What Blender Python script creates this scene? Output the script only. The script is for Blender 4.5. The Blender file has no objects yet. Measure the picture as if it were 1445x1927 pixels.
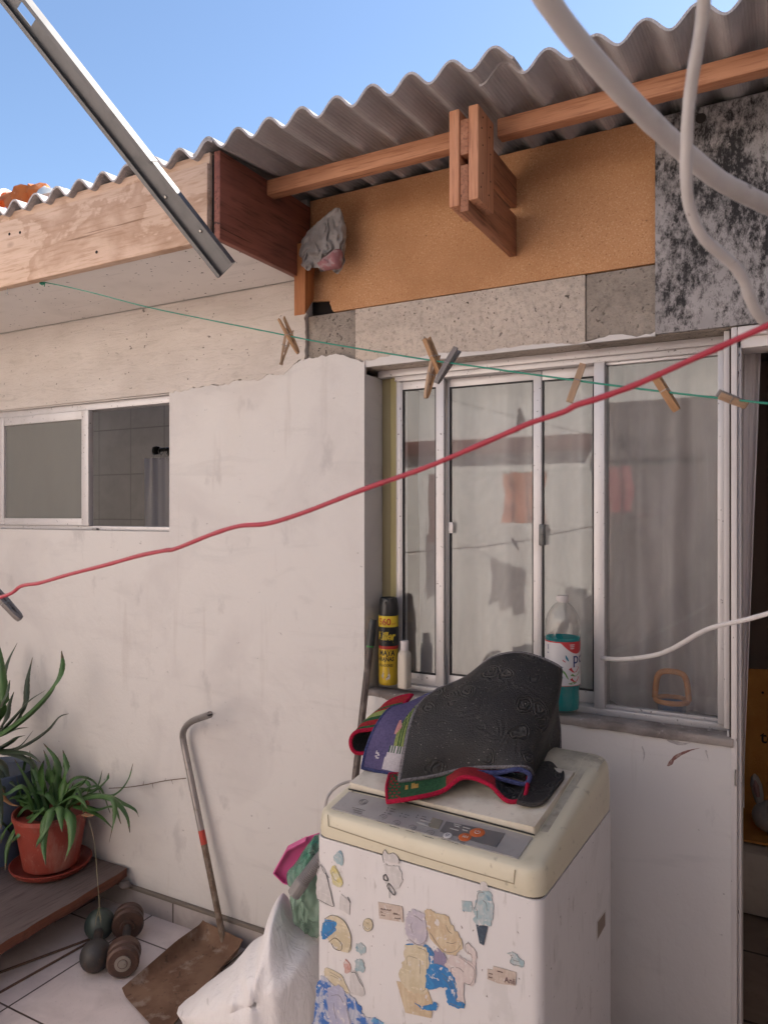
import bpy, bmesh, math, random
from mathutils import Vector, Matrix, noise
random.seed(11)
SC = bpy.context.scene
COL = SC.collection
PI = math.pi
# ------------------------------------------------------------------ camera frame used to place things on known planes
F = 1395.0
TH = math.radians(28.5)
SN, CS = math.sin(TH), math.cos(TH)
EYE = Vector((0, 0, 1.55))
RGT = Vector((CS, SN, 0)); FWD = Vector((-SN, CS, 0)); UP = Vector((0, 0, 1))

def ray(px, py):
    u, v = px - 722.5, 963.5 - py
    return Vector((-SN * F + CS * u, CS * F + SN * u, v))
def hit(px, py, p, n):
    r = ray(px, py); n = Vector(n)
    return EYE + r * ((Vector(p) - EYE).dot(n) / r.dot(n))
def PY(px, py, Y): return hit(px, py, (0, Y, 0), (0, 1, 0))
def PX(px, py, X): return hit(px, py, (X, 0, 0), (1, 0, 0))
def PZ(px, py, Z): return hit(px, py, (0, 0, Z), (0, 0, 1))
def PD(px, py, d): return EYE + ray(px, py) * (d / F)
def XY(px, Y): return PY(px, 963, Y).x

# ------------------------------------------------------------------ colour and materials
def lin(h):
    h = h.lstrip('#')
    o = []
    for i in (0, 2, 4):
        c = int(h[i:i + 2], 16) / 255
        o.append(c / 12.92 if c <= .04045 else ((c + .055) / 1.055) ** 2.4)
    return (*o, 1)

def col(c):
    return lin(c) if isinstance(c, str) else (*c, 1)[:4]

class NT:
    def __init__(s, name):
        s.m = bpy.data.materials.new(name); s.m.use_nodes = True
        s.t = s.m.node_tree; s.t.nodes.clear()
        s.out = s.n('ShaderNodeOutputMaterial')
        s.tc = s.n('ShaderNodeTexCoord')
    def n(s, k, **kw):
        x = s.t.nodes.new(k)
        for a, b in kw.items(): setattr(x, a, b)
        return x
    def l(s, a, b): s.t.links.new(a, b)
    def coords(s, sc, rot=(0, 0, 0), loc=(0, 0, 0)):
        mp = s.n('ShaderNodeMapping')
        mp.inputs['Scale'].default_value = sc if isinstance(sc, tuple) else (sc,) * 3
        mp.inputs['Rotation'].default_value = rot
        mp.inputs['Location'].default_value = loc
        s.l(s.tc.outputs['Object'], mp.inputs[0]); return mp.outputs[0]
    def tex(s, kind, sc, det=4, rough=.6, dist=0, rot=(0, 0, 0), loc=(0, 0, 0)):
        v = s.coords(sc, rot, loc)
        if kind == 'noise':
            x = s.n('ShaderNodeTexNoise'); x.inputs['Scale'].default_value = 1
            x.inputs['Detail'].default_value = det; x.inputs['Roughness'].default_value = rough
            x.inputs['Distortion'].default_value = dist; s.l(v, x.inputs['Vector']); return x.outputs['Fac']
        if kind == 'voronoi':
            x = s.n('ShaderNodeTexVoronoi'); x.inputs['Scale'].default_value = 1
            s.l(v, x.inputs['Vector']); return x.outputs['Distance']
        if kind == 'wave':
            x = s.n('ShaderNodeTexWave'); x.inputs['Scale'].default_value = 1
            x.inputs['Distortion'].default_value = dist; x.inputs['Detail'].default_value = det
            s.l(v, x.inputs['Vector']); return x.outputs['Fac']
        if kind == 'grad':
            x = s.n('ShaderNodeSeparateXYZ'); s.l(v, x.inputs[0]); return x.outputs[2]
    def rng(s, f, lo, hi, a=0, b=1):
        x = s.n('ShaderNodeMapRange'); x.inputs[1].default_value = lo; x.inputs[2].default_value = hi
        x.inputs[3].default_value = a; x.inputs[4].default_value = b
        s.l(f, x.inputs[0]); return x.outputs[0]
    def math(s, op, a, b):
        x = s.n('ShaderNodeMath', operation=op)
        for i, q in enumerate((a, b)):
            if isinstance(q, (int, float)): x.inputs[i].default_value = q
            else: s.l(q, x.inputs[i])
        return x.outputs[0]
    def mix(s, f, a, b):
        x = s.n('ShaderNodeMix', data_type='RGBA')
        for i, q in ((0, f), (6, a), (7, b)):
            if hasattr(q, 'default_value') and not isinstance(q, (int, float, tuple)): s.l(q, x.inputs[i])
            else: x.inputs[i].default_value = q
        return x.outputs[2]
    def bsdf(s, c, rough=.6, metal=0, spec=.5, height=None, bstr=.3, bdist=.004, **kw):
        b = s.n('ShaderNodeBsdfPrincipled')
        if isinstance(c, tuple): b.inputs['Base Color'].default_value = c
        else: s.l(c, b.inputs['Base Color'])
        if isinstance(rough, (int, float)): b.inputs['Roughness'].default_value = rough
        else: s.l(rough, b.inputs['Roughness'])
        b.inputs['Metallic'].default_value = metal
        b.inputs['Specular IOR Level'].default_value = spec
        for k, v in kw.items(): b.inputs[k.replace('_', ' ')].default_value = v
        if height is not None:
            bp = s.n('ShaderNodeBump'); bp.inputs['Strength'].default_value = bstr; bp.inputs['Distance'].default_value = bdist
            s.l(height, bp.inputs['Height']); s.l(bp.outputs[0], b.inputs['Normal'])
        return b.outputs[0]
    def done(s, sh):
        s.l(sh, s.out.inputs['Surface']); return s.m

def M(name, base, rough=.6, metal=0, spec=.5, layers=(), bump=None, **kw):
    """layers: (kind, scale, lo, hi, colour, amount[, opts]); bump: (kind, scale, strength, distance[, opts])"""
    t = NT(name); c = col(base)
    for L in layers:
        kind, sc, lo, hi, cc, am = L[:6]
        o = L[6] if len(L) > 6 else {}
        f = t.rng(t.tex(kind, sc, **o), lo, hi, 0, am)
        c = t.mix(f, c, col(cc))
    h = None; bs = bd = 0
    if bump:
        kind, sc, bs, bd = bump[:4]
        h = t.tex(kind, sc, **(bump[4] if len(bump) > 4 else {}))
    return t.done(t.bsdf(c, rough, metal, spec, h, bs, bd or .001, **kw))

# ------------------------------------------------------------------ mesh building
class MB:
    def __init__(s): s.v = []; s.f = []; s.m = []
    def add(s, vs, fs, mi=0):
        k = len(s.v); s.v += [Vector(q) for q in vs]
        for f in fs: s.f.append([i + k for i in f]); s.m.append(mi)
    def addbm(s, bm, mi=0):
        bm.verts.ensure_lookup_table(); bm.verts.index_update()
        s.add([v.co.copy() for v in bm.verts], [[v.index for v in f.verts] for f in bm.faces], mi); bm.free()
    def box(s, x0, x1, y0, y1, z0, z1, mi=0, bev=0):
        s.obox(Vector(((x0 + x1) / 2, (y0 + y1) / 2, (z0 + z1) / 2)), (Vector((1, 0, 0)), Vector((0, 1, 0)), Vector((0, 0, 1))),
               (abs(x1 - x0) / 2, abs(y1 - y0) / 2, abs(z1 - z0) / 2), mi, bev)
    def obox(s, c, ax, h, mi=0, bev=0, seg=2):
        bm = bmesh.new(); bmesh.ops.create_cube(bm, size=2)
        for v in bm.verts: v.co = Vector((v.co.x * h[0], v.co.y * h[1], v.co.z * h[2]))
        if bev: bmesh.ops.bevel(bm, geom=list(bm.edges), offset=bev, segments=seg, profile=.5, affect='EDGES')
        for v in bm.verts: v.co = Vector(c) + ax[0] * v.co.x + ax[1] * v.co.y + ax[2] * v.co.z
        bmesh.ops.recalc_face_normals(bm, faces=bm.faces)
        s.addbm(bm, mi)
    def bar(s, a, b, w, h, mi=0, side=None, bev=0):
        a, b = Vector(a), Vector(b); d = (b - a)
        L = d.length; d.normalize()
        x = (side or (UP if abs(d.z) < .9 else Vector((1, 0, 0)))).copy(); x = (x - d * x.dot(d)).normalized(); y = d.cross(x)
        s.obox((a + b) / 2, (d, x, y), (L / 2, w / 2, h / 2), mi, bev)
    def tube(s, pts, rad, seg=10, mi=0, cap=True, closed=False, flat=1.0, nz=0):
        pts = [Vector(p) for p in pts]; n = len(pts)
        R = [rad] * n if isinstance(rad, (int, float)) else list(rad)
        ref = None; vs = []; fs = []
        if nz: R = [r * (1 + nz * noise.noise(p * 60)) for r, p in zip(R, pts)]
        for i, p in enumerate(pts):
            a = pts[i - 1] if (i > 0 or closed) else p
            b = pts[(i + 1) % n] if (i < n - 1 or closed) else p
            d = (b - a).normalized()
            if ref is None:
                ref = Vector((0, 0, 1)) if abs(d.z) < .9 else Vector((1, 0, 0))
            ref = (ref - d * ref.dot(d)).normalized(); y = d.cross(ref)
            for k in range(seg):
                an = 2 * PI * k / seg
                vs.append(p + (ref * math.cos(an) * flat + y * math.sin(an)) * R[i])
        for i in range(n if closed else n - 1):
            j = (i + 1) % n
            for k in range(seg):
                k2 = (k + 1) % seg
                fs.append([i * seg + k, i * seg + k2, j * seg + k2, j * seg + k])
        if cap and not closed:
            fs.append(list(range(seg))[::-1]); fs.append([(n - 1) * seg + k for k in range(seg)])
        s.add(vs, fs, mi)
    def lathe(s, prof, o=(0, 0, 0), seg=24, mi=0, ax=None, sq=None, mis=None):
        o = Vector(o); X, Y, Z = ax or (Vector((1, 0, 0)), Vector((0, 1, 0)), Vector((0, 0, 1)))
        vs = []; n = len(prof)
        for r, z in prof:
            for k in range(seg):
                an = 2 * PI * k / seg; cx, cy = math.cos(an), math.sin(an)
                if sq:
                    q = (abs(cx) ** sq + abs(cy) ** sq) ** (-1 / sq); cx *= q; cy *= q
                vs.append(o + X * (r * cx) + Y * (r * cy) + Z * z)
        base = len(s.v); s.v += vs
        for i in range(n - 1):
            for k in range(seg):
                k2 = (k + 1) % seg
                s.f.append([base + i * seg + k, base + i * seg + k2, base + (i + 1) * seg + k2, base + (i + 1) * seg + k])
                s.m.append(mis[i] if mis else mi)
        if prof[0][0] > 1e-5: s.f.append([base + k for k in range(seg)][::-1]); s.m.append(mis[0] if mis else mi)
        if prof[-1][0] > 1e-5: s.f.append([base + (n - 1) * seg + k for k in range(seg)]); s.m.append(mis[-1] if mis else mi)
    def prism(s, pts, ext, mi=0):
        pts = [Vector(p) for p in pts]; n = len(pts); e = Vector(ext)
        nrm = Vector((0, 0, 0))
        for i in range(n): nrm += pts[i].cross(pts[(i + 1) % n])
        if nrm.dot(e) > 0: pts.reverse()
        vs = pts + [p + e for p in pts]
        fs = [list(range(n)), [n + i for i in range(n)][::-1]]
        for i in range(n):
            j = (i + 1) % n; fs.append([i, n + i, n + j, j])
        s.add(vs, fs, mi)
    def grid(s, rows, mi=0, wrap=False):
        n = len(rows[0]); vs = [p for r in rows for p in r]; fs = []
        for i in range(len(rows) - 1):
            for k in range(n if wrap else n - 1):
                k2 = (k + 1) % n
                fs.append([i * n + k, i * n + k2, (i + 1) * n + k2, (i + 1) * n + k])
        s.add(vs, fs, mi)

def setp(o, label=None, cat=None, group=None, kind=None):
    if label: o['label'] = label
    if cat: o['category'] = cat
    if group: o['group'] = group
    if kind: o['kind'] = kind
    return o

def root(name, loc, label, cat, group=None, rz=0):
    o = bpy.data.objects.new(name, None); COL.objects.link(o)
    o.location = loc; o.rotation_euler = (0, 0, rz); o.empty_display_size = .1
    return setp(o, label, cat, group)

def mk(name, mb, mats, parent=None, origin=None, local=False, ang=35, smooth=True, label=None, recalc=True):
    """link one mesh object; world coords unless local; origin = where its own origin sits"""
    me = bpy.data.meshes.new(name)
    off = Vector((0, 0, 0))
    if not local:
        p = parent; base = Vector((0, 0, 0))
        while p is not None: base += p.location; p = p.parent
        off = base
        if origin is not None: off = Vector(origin)
    me.from_pydata([v - off for v in mb.v], [], mb.f); me.update()
    if recalc:
        bm = bmesh.new(); bm.from_mesh(me); bmesh.ops.recalc_face_normals(bm, faces=bm.faces); bm.to_mesh(me); bm.free()
    for m in (mats if isinstance(mats, (list, tuple)) else [mats]): me.materials.append(m)
    me.polygons.foreach_set('material_index', mb.m)
    if smooth:
        me.polygons.foreach_set('use_smooth', [True] * len(me.polygons))
        me.set_sharp_from_angle(angle=math.radians(ang))
    o = bpy.data.objects.new(name, me); COL.objects.link(o)
    if parent is not None:
        o.parent = parent
        if origin is not None and not local: o.location = Vector(origin) - base
    elif origin is not None: o.location = origin
    if label: o['label'] = label
    return o

def cr(pts, n):
    """Catmull-Rom through points (any dimension tuples or Vectors); n samples per span"""
    P = [Vector(p) for p in pts]; P = [P[0] * 2 - P[1]] + P + [P[-1] * 2 - P[-2]]
    out = []
    for i in range(1, len(P) - 2):
        a, b, c, d = P[i - 1:i + 3]
        for k in range(n):
            t = k / n
            out.append(.5 * ((2 * b) + (c - a) * t + (2 * a - 5 * b + 4 * c - d) * t * t + (3 * b - a - 3 * c + d) * t ** 3))
    out.append(P[-2].copy()); return out

def surf(rows, nu, nv):
    """bicubic patch through a net of control points"""
    R = [cr(r, nu) for r in rows]
    cols = [cr([R[i][k] for i in range(len(R))], nv) for k in range(len(R[0]))]
    return [[cols[k][i] for k in range(len(cols))] for i in range(len(cols[0]))]

def slab(mb, rows, th, mi=0, mi2=None, mie=None):
    """give a grid of points thickness th along its normals (closed solid)"""
    n, m = len(rows), len(rows[0]); N = []
    for i in range(n):
        L = []
        for k in range(m):
            a = rows[min(i + 1, n - 1)][k] - rows[max(i - 1, 0)][k]; b = rows[i][min(k + 1, m - 1)] - rows[i][max(k - 1, 0)]
            q = b.cross(a); L.append(q.normalized() if q.length > 1e-9 else Vector((0, 0, 1)))
        N.append(L)
    back = [[rows[i][k] - N[i][k] * th for k in range(m)] for i in range(n)]
    mb.grid(rows, mi); mb.grid([r[::-1] for r in back], mi if mi2 is None else mi2)
    e = mi if mie is None else mie
    per = [(0, k) for k in range(m)] + [(i, m - 1) for i in range(1, n)] + [(n - 1, k) for k in range(m - 2, -1, -1)] + [(i, 0) for i in range(n - 2, 0, -1)]
    vs = [rows[i][k] for i, k in per] + [back[i][k] for i, k in per]; q = len(per)
    mb.add(vs, [[j, (j + 1) % q, q + (j + 1) % q, q + j] for j in range(q)], e)
    return [rows[i][k] - N[i][k] * th / 2 for i, k in per]

def pillow(mb, outline, nrm, front, back, rings=10, crease=.01, cs=9, mi=0, zmin=None, power=.5, seed=0, fold=None):
    """closed soft body from a closed outline; bulges along nrm"""
    nrm = Vector(nrm).normalized(); o = [Vector(p) for p in outline]
    c = sum(o, Vector((0, 0, 0))) / len(o); n = len(o)
    def ringpts(q, sgn, amt):
        L = []
        for p in o:
            b = c + (p - c) * q
            h = max(0, 1 - q ** 2.2) ** power * amt
            k = Vector((b.x + b.y * .6, b.y, b.z * .55)) * cs
            w = (1 - 2.6 * abs(noise.noise(k + Vector((seed, sgn * 3, 0))))) * crease + (1 - 2.6 * abs(noise.noise(k * 2.3 + Vector((seed, 7, sgn))))) * crease * .45 + noise.noise(k * .6) * crease
            if fold:
                fc, fk, fa, fl = fold; q_ = b - fc; s_ = nrm.cross(UP).normalized(); th = math.atan2(q_.dot(s_), -q_.z) * fk + 2.2 * noise.noise(b * 5)
                w += sgn * fa * (abs((th / PI) % 2 - 1) * 2 - 1) * math.exp(-q_.length / fl) * min(1, q_.length * 9)
            L.append(b + nrm * (sgn * h + w * (1 if q < .999 else .3)))
        return L
    rows = [ringpts(q / rings, 1, front) for q in range(1, rings)] + [ringpts(1, 1, 0)] + [ringpts(q / rings, -1, back) for q in range(rings - 1, 0, -1)]
    if zmin is not None:
        for r in rows:
            for p in r: p.z = max(p.z, zmin)
    mb.grid(rows, mi, wrap=True)
    k = len(mb.v) - len(rows) * n
    for base, amt, s in ((k, front, 1), (k + (len(rows) - 1) * n, back, -1)):
        mb.v.append(c + nrm * s * amt); a = len(mb.v) - 1
        for i in range(n): mb.f.append([base + i, base + (i + 1) % n, a]); mb.m.append(mi)

def text(mb, s, size, fn, mi=0, bold=0, shear=0, align='LEFT', sx=1.0):
    """lettering as flat faces; fn maps (x, y) to a point"""
    cu = bpy.data.curves.new('lettering', 'FONT'); cu.body = s; cu.size = size; cu.align_x = align; cu.offset = bold; cu.shear = shear
    cu.resolution_u = 3
    o = bpy.data.objects.new('lettering', cu); COL.objects.link(o)
    bpy.context.view_layer.update()
    me = o.to_mesh()
    vs = [fn(v.co.x * sx, v.co.y) for v in me.vertices]; fs = [list(p.vertices) for p in me.polygons]
    o.to_mesh_clear(); bpy.data.objects.remove(o); bpy.data.curves.remove(cu)
    mb.add(vs, fs, mi)

def lerp(a, b, t): return a + (b - a) * t
def jag(pts, step, amp, seed=0, ax=(0, 0, 1)):
    """roughen a polyline"""
    out = []; ax = Vector(ax)
    for a, b in zip(pts[:-1], pts[1:]):
        a, b = Vector(a), Vector(b); n = max(1, int((b - a).length / step))
        for k in range(n):
            p = a.lerp(b, k / n); out.append(p + ax * (noise.noise(p * 14 + Vector((seed, 0, 0))) * amp + noise.noise(p * 55 + Vector((0, seed, 0))) * amp * .5))
    out.append(Vector(pts[-1])); return out
# ------------------------------------------------------------------ materials
WHITE = M('painted_plaster', (.62, .585, .555), .75, layers=[
    ('noise', 2.2, .50, .72, (.45, .41, .40), .5, dict(det=5, dist=.6)),
    ('noise', (9, 9, 5), .60, .70, (.40, .37, .36), .5, dict(det=6)),
    ('noise', (30, 30, 44), .72, .75, (.22, .20, .19), .6, dict(det=3)),
    ('noise', (1.2, 1.2, .35), .60, .8, (.55, .47, .40), .6, dict(det=3, loc=(4, 0, 2))),
    ('noise', (3, 3, 16), .56, .68, (.50, .47, .45), .35, dict(det=6, dist=.8, loc=(1, 0, 4))), ('noise', (14, 14, 1.4), .63, .72, (.48, .43, .40), .35, dict(det=4, loc=(2, 0, 6)))],
    bump=('noise', (26, 26, 22), .45, .006, dict(det=8, rough=.62)))
def rough_plaster():
    t = NT('rough_plaster')
    c = t.mix(t.rng(t.tex('noise', (3, 3, 5), det=6), .4, .68, 0, .8), col((.60, .54, .49)), col((.50, .44, .39)))
    st = t.math('ADD', t.math('MULTIPLY', t.tex('noise', (6, 6, 34), det=8, rough=.68, dist=1.1), .6), t.math('MULTIPLY', t.tex('noise', (16, 16, 22), det=7, loc=(5, 0, 0)), .4))
    c = t.mix(t.rng(st, .54, .68, 0, .5), c, col((.33, .285, .25)))
    pit = t.rng(t.tex('noise', (42, 42, 75), det=3, loc=(3, 1, 5)), .695, .72)
    c = t.mix(t.math('MULTIPLY', pit, .75), c, col((.08, .068, .06)))
    h = t.math('SUBTRACT', st, t.math('MULTIPLY', pit, .6))
    return t.done(t.bsdf(c, .85, 0, .25, h, .9, .012))
PLASTER = rough_plaster()
def conc(name, a, b, pits, sc):
    t = NT(name)
    c = t.mix(t.rng(t.tex('noise', 5, det=7), .35, .68), col(a), col(b))
    c = t.mix(t.rng(t.tex('noise', (60, 60, 60), det=4), .5, .75, 0, .5), c, col((.12, .105, .09)))
    where = t.rng(t.tex('noise', 3.3, det=2, loc=(2, 0, 0)), .40, .6, .35, 1)
    p = t.math('MAXIMUM', t.rng(t.tex('noise', sc * .75, det=3, rough=.5), .655, .685), t.rng(t.tex('noise', sc * 1.9, det=2, loc=(3, 3, 3)), .66, .70, 0, .8))
    p = t.math('MULTIPLY', p, where)
    c = t.mix(t.rng(t.tex('noise', (4, 4, 9), det=6, loc=(0, 2, 5)), .52, .7, 0, .6), c, col(tuple(q * .62 for q in a)))
    c = t.mix(t.math('MULTIPLY', p, .9), c, col((.05, .042, .036)))
    edge = t.rng(t.tex('noise', (1.5, 1.5, 14), det=5, loc=(1, 0, 7)), .60, .7, 0, .4)
    c = t.mix(edge, c, col((.18, .15, .125)))
    h = t.math('SUBTRACT', t.math('ADD', t.tex('noise', 45, det=7), t.tex('noise', 9, det=4)), t.math('MULTIPLY', p, 1.0))
    return t.done(t.bsdf(c, .9, 0, .2, h, .8, .012))
CONC_L = conc('light_concrete', (.60, .51, .43), (.50, .425, .36), .54, 62)
CONC_D = conc('dark_concrete', (.27, .23, .195), (.37, .315, .265), .58, 90)
SILLM = M('dirty_sill', (.30, .26, .235), .9, layers=[
    ('noise', (9, 9, 9), .45, .6, (.17, .14, .125), .9, dict(det=6)), ('noise', (40, 40, 40), .6, .68, (.5, .46, .42), .7)],
    bump=('noise', 40, .6, .006, dict(det=7)))
CHIP = M('chipboard', (.51, .265, .13), .75, spec=.2, layers=[
    ('noise', 200, .52, .66, (.66, .43, .24), .7, dict(det=2)), ('noise', 190, .60, .72, (.23, .10, .035), .7, dict(det=2, loc=(3, 2, 1))),
    ('noise', 2.5, .42, .7, (.38, .185, .08), .8, dict(det=5)), ('noise', (2.2, 2.2, 6), .58, .72, (.30, .14, .06), .45, dict(det=6, loc=(3, 0, 1))), ('noise', 60, .765, .785, (.10, .05, .025), .5, dict(det=1))],
    bump=('noise', 300, .2, .001))
def moldy():
    t = NT('mouldy_sheet')
    c = t.mix(t.rng(t.tex('noise', 7, det=5), .35, .7), col((.37, .345, .34)), col((.26, .245, .24)))
    w = t.rng(t.tex('noise', (4.5, 4.5, 3.2), det=6, loc=(1, 0, 3)), .36, .62)
    f = t.tex('noise', (60, 60, 34), det=10, rough=.78, dist=.15)
    m = t.rng(t.math('ADD', f, t.math('MULTIPLY', w, .22)), .545, .72)
    c = t.mix(m, c, col((.032, .030, .031)))
    f2 = t.rng(t.tex('noise', (130, 130, 90), det=4), .6, .68, 0, .7)
    c = t.mix(f2, c, col((.05, .048, .05)))
    f3 = t.rng(t.tex('noise', (50, 50, 30), det=3, loc=(9, 0, 1)), .68, .71, 0, .6)
    c = t.mix(f3, c, col((.42, .39, .37)))
    return t.done(t.bsdf(c, .9, 0, .2, f, .4, .004))
MOLD = moldy()
def wood(name, a, b, dk, axis='x', rough=.6, ring=26, stain=None, knots=True, spec=.3):
    t = NT(name)
    sc = {'x': (1.6, ring, ring), 'y': (ring, 1.6, ring), 'z': (ring, ring, 1.6)}[axis]
    g = t.tex('noise', sc, det=6, rough=.65, dist=.9)
    c = t.mix(t.rng(g, .33, .68), col(a), col(b))
    sc2 = tuple(q * 5 for q in sc)
    c = t.mix(t.rng(t.tex('noise', sc2, det=4), .50, .68, 0, .7), c, col(dk)); c = t.mix(t.rng(t.tex('noise', tuple(q * 2.2 if q > 3 else q * .8 for q in sc), det=3, loc=(8, 2, 5)), .665, .69, 0, .85), c, col(tuple(q * .45 for q in dk)))
    c = t.mix(t.rng(t.tex('noise', 2.4, det=4, loc=(5, 3, 1)), .45, .75, 0, .3 if stain else .45), c, col(dk))
    if knots:
        kv = tuple(q * .30 if q > 3 else q * 2.2 for q in sc)
        k = t.rng(t.tex('voronoi', kv, dist=0), .11, .05, 0, .75)
        c = t.mix(k, c, col(tuple(q * .6 for q in dk)))
    if stain:
        n = t.tex('noise', (2.4, 2.4, 4.2), det=6, rough=.6, dist=.35, loc=(stain, 0, 1.7))
        rim = t.math('MULTIPLY', t.rng(n, .48, .505), t.rng(n, .62, .515))
        c = t.mix(t.math('MULTIPLY', rim, .5), c, col((.30, .16, .085)))
        c = t.mix(t.rng(n, .47, .52, .07, 0), c, col((.36, .24, .15)))
    return t.done(t.bsdf(c, rough, 0, spec, g, .55, .004))
WOOD_F = wood('pale_pine', (.64, .46, .35), (.57, .40, .29), (.40, .245, .155), 'x', .65, 22, stain=2.3)
WOOD_R = wood('reddish_plank', (.27, .095, .065), (.19, .065, .045), (.055, .02, .013), 'y', .5, 24)
WOOD_P = wood('orange_batten', (.54, .27, .15), (.43, .195, .105), (.24, .09, .045), 'x', .6, 30)
WOOD_B = wood('bracket_timber', (.62, .31, .175), (.46, .20, .105), (.20, .075, .04), 'z', .6, 34)
WOOD_BY = wood('outrigger_timber', (.40, .18, .10), (.28, .115, .06), (.12, .045, .025), 'y', .6, 30)
WOOD_S = wood('orange_stub', (.42, .17, .06), (.33, .12, .04), (.16, .05, .02), 'z', .55, 30)
WOOD_N = wood('old_plank', (.16, .125, .115), (.115, .09, .085), (.07, .045, .04), 'y', .75, 18)
WOOD_E = wood('plank_edge', (.20, .075, .045), (.14, .05, .03), (.07, .028, .02), 'y', .65, 18)
WOOD_C = wood('peg_wood', (.42, .25, .13), (.34, .185, .09), (.17, .085, .04), 'z', .6, 160, knots=False)
WOOD_C2 = wood('pale_peg_wood', (.47, .33, .22), (.38, .25, .16), (.20, .12, .07), 'z', .65, 160, knots=False)
WOOD_G = wood('weathered_peg_wood', (.26, .235, .22), (.18, .16, .15), (.08, .07, .065), 'z', .8, 160, knots=False)
def fibro():
    t = NT('fibre_cement')
    c = t.mix(t.rng(t.tex('noise', 3.5, det=6), .38, .68), col((.47, .44, .435)), col((.35, .325, .325)))
    c = t.mix(t.rng(t.tex('noise', (26, 2.4, 26), det=4), .52, .72, 0, .5), c, col((.21, .19, .185)))
    wx = t.math('SINE', t.math('MULTIPLY', t.tex('grad', 1, rot=(0, PI / 2, 0)), 1050), 0)
    wy = t.math('SINE', t.math('MULTIPLY', t.tex('grad', 1, rot=(PI / 2, 0, 0)), 1050), 0)
    h = t.math('MULTIPLY', t.math('ADD', wx, wy), .35)
    h = t.math('ADD', h, t.tex('noise', 240, det=3))
    return t.done(t.bsdf(c, .9, 0, .2, h, .5, .0022))
FIBRO = fibro()
SOFFIT = M('soffit_board', (.70, .65, .61), .7, layers=[('noise', 3, .5, .75, (.5, .46, .42), .6), ('noise', (4, 30, 30), .6, .8, (.45, .41, .38), .5), ('noise', 55, .72, .735, (.06, .05, .045), .9, dict(det=1))], bump=('noise', 60, .1, .002))
ALU = M('window_aluminium', (.60, .57, .56), .42, metal=.25, spec=.5, layers=[
    ('noise', (8, 8, 3), .52, .72, (.47, .44, .42), .6, dict(det=5)), ('noise', 90, .68, .71, (.14, .12, .11), .8, dict(det=2))],
    bump=('noise', 60, .08, .001))
ALUW = M('white_frame_paint', (.62, .57, .545), .5, layers=[
    ('noise', (8, 8, 3), .5, .72, (.46, .42, .40), .6, dict(det=5)), ('noise', (60, 60, 20), .68, .70, (.12, .09, .08), .9, dict(det=3))], bump=('noise', 50, .15, .002))
YELLOW = M('yellowed_filler', (.40, .345, .16), .6, layers=[('noise', (30, 30, 2), .45, .7, (.30, .24, .10), .8)])
BLACKG = M('gasket_and_gap_shade', (.012, .011, .011), .6)
DARK = M('gap_shade_and_dark_metal', (.016, .012, .010), .9)  # near-black for painted shade in gaps, also for plain dark metal
INT = M('interior_paint', (.42, .33, .27), .9, layers=[('noise', 2, .4, .7, (.34, .26, .21), .8)])
def tile(name, sx, sz, a, b, mort, ms=.006, plane='xy', off=0, rough=.35, loc=(0, 0, 0), vein=1):
    t = NT(name)
    v = t.coords(1, loc=loc)
    if plane == 'xz':
        sp = t.n('ShaderNodeSeparateXYZ'); t.l(v, sp.inputs[0]); cb = t.n('ShaderNodeCombineXYZ')
        t.l(sp.outputs[0], cb.inputs[0]); t.l(sp.outputs[2], cb.inputs[1]); v = cb.outputs[0]
    br = t.n('ShaderNodeTexBrick'); br.offset = off; br.squash = 1
    br.inputs['Scale'].default_value = 1; br.inputs['Brick Width'].default_value = sx; br.inputs['Row Height'].default_value = sz
    br.inputs['Mortar Size'].default_value = ms; br.inputs['Mortar Smooth'].default_value = .15
    t.l(v, br.inputs['Vector'])
    n = t.tex('noise', 7, det=7, dist=1.2 * vein)
    c = t.mix(t.rng(n, .38, .66), col(a), col(b))
    c = t.mix(t.rng(t.tex('noise', 75, det=4), .63, .72, 0, .45), c, col(tuple(q * .45 for q in a)))
    c = t.mix(t.rng(t.tex('noise', 1.4, det=5, loc=(7, 0, 0)), .5, .72, 0, .5), c, col(tuple(q * .6 for q in a)))
    c = t.mix(br.outputs['Fac'], c, col(mort))
    h = t.math('SUBTRACT', t.math('MULTIPLY', t.tex('noise', 20, det=4), .12), br.outputs['Fac'])
    return t.done(t.bsdf(c, rough, 0, .4, h, .5, .003))
FLOOR = tile('patio_tile', .46, .46, (.66, .57, .54), (.56, .48, .455), (.085, .06, .05), .0035, loc=(2.14, -1.937, 0))
SKIRT = tile('skirting_tile', .46, .30, (.42, .37, .345), (.33, .285, .265), (.10, .075, .065), .004, 'xz', loc=(.17, 0, -.2))
BATHT = tile('bathroom_tile', .30, .30, (.25, .215, .20), (.22, .19, .175), (.15, .125, .115), .004, 'xz')
ROOMT = tile('room_tile', .40, .40, (.34, .25, .18), (.28, .20, .145), (.06, .04, .03), .006)
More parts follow.
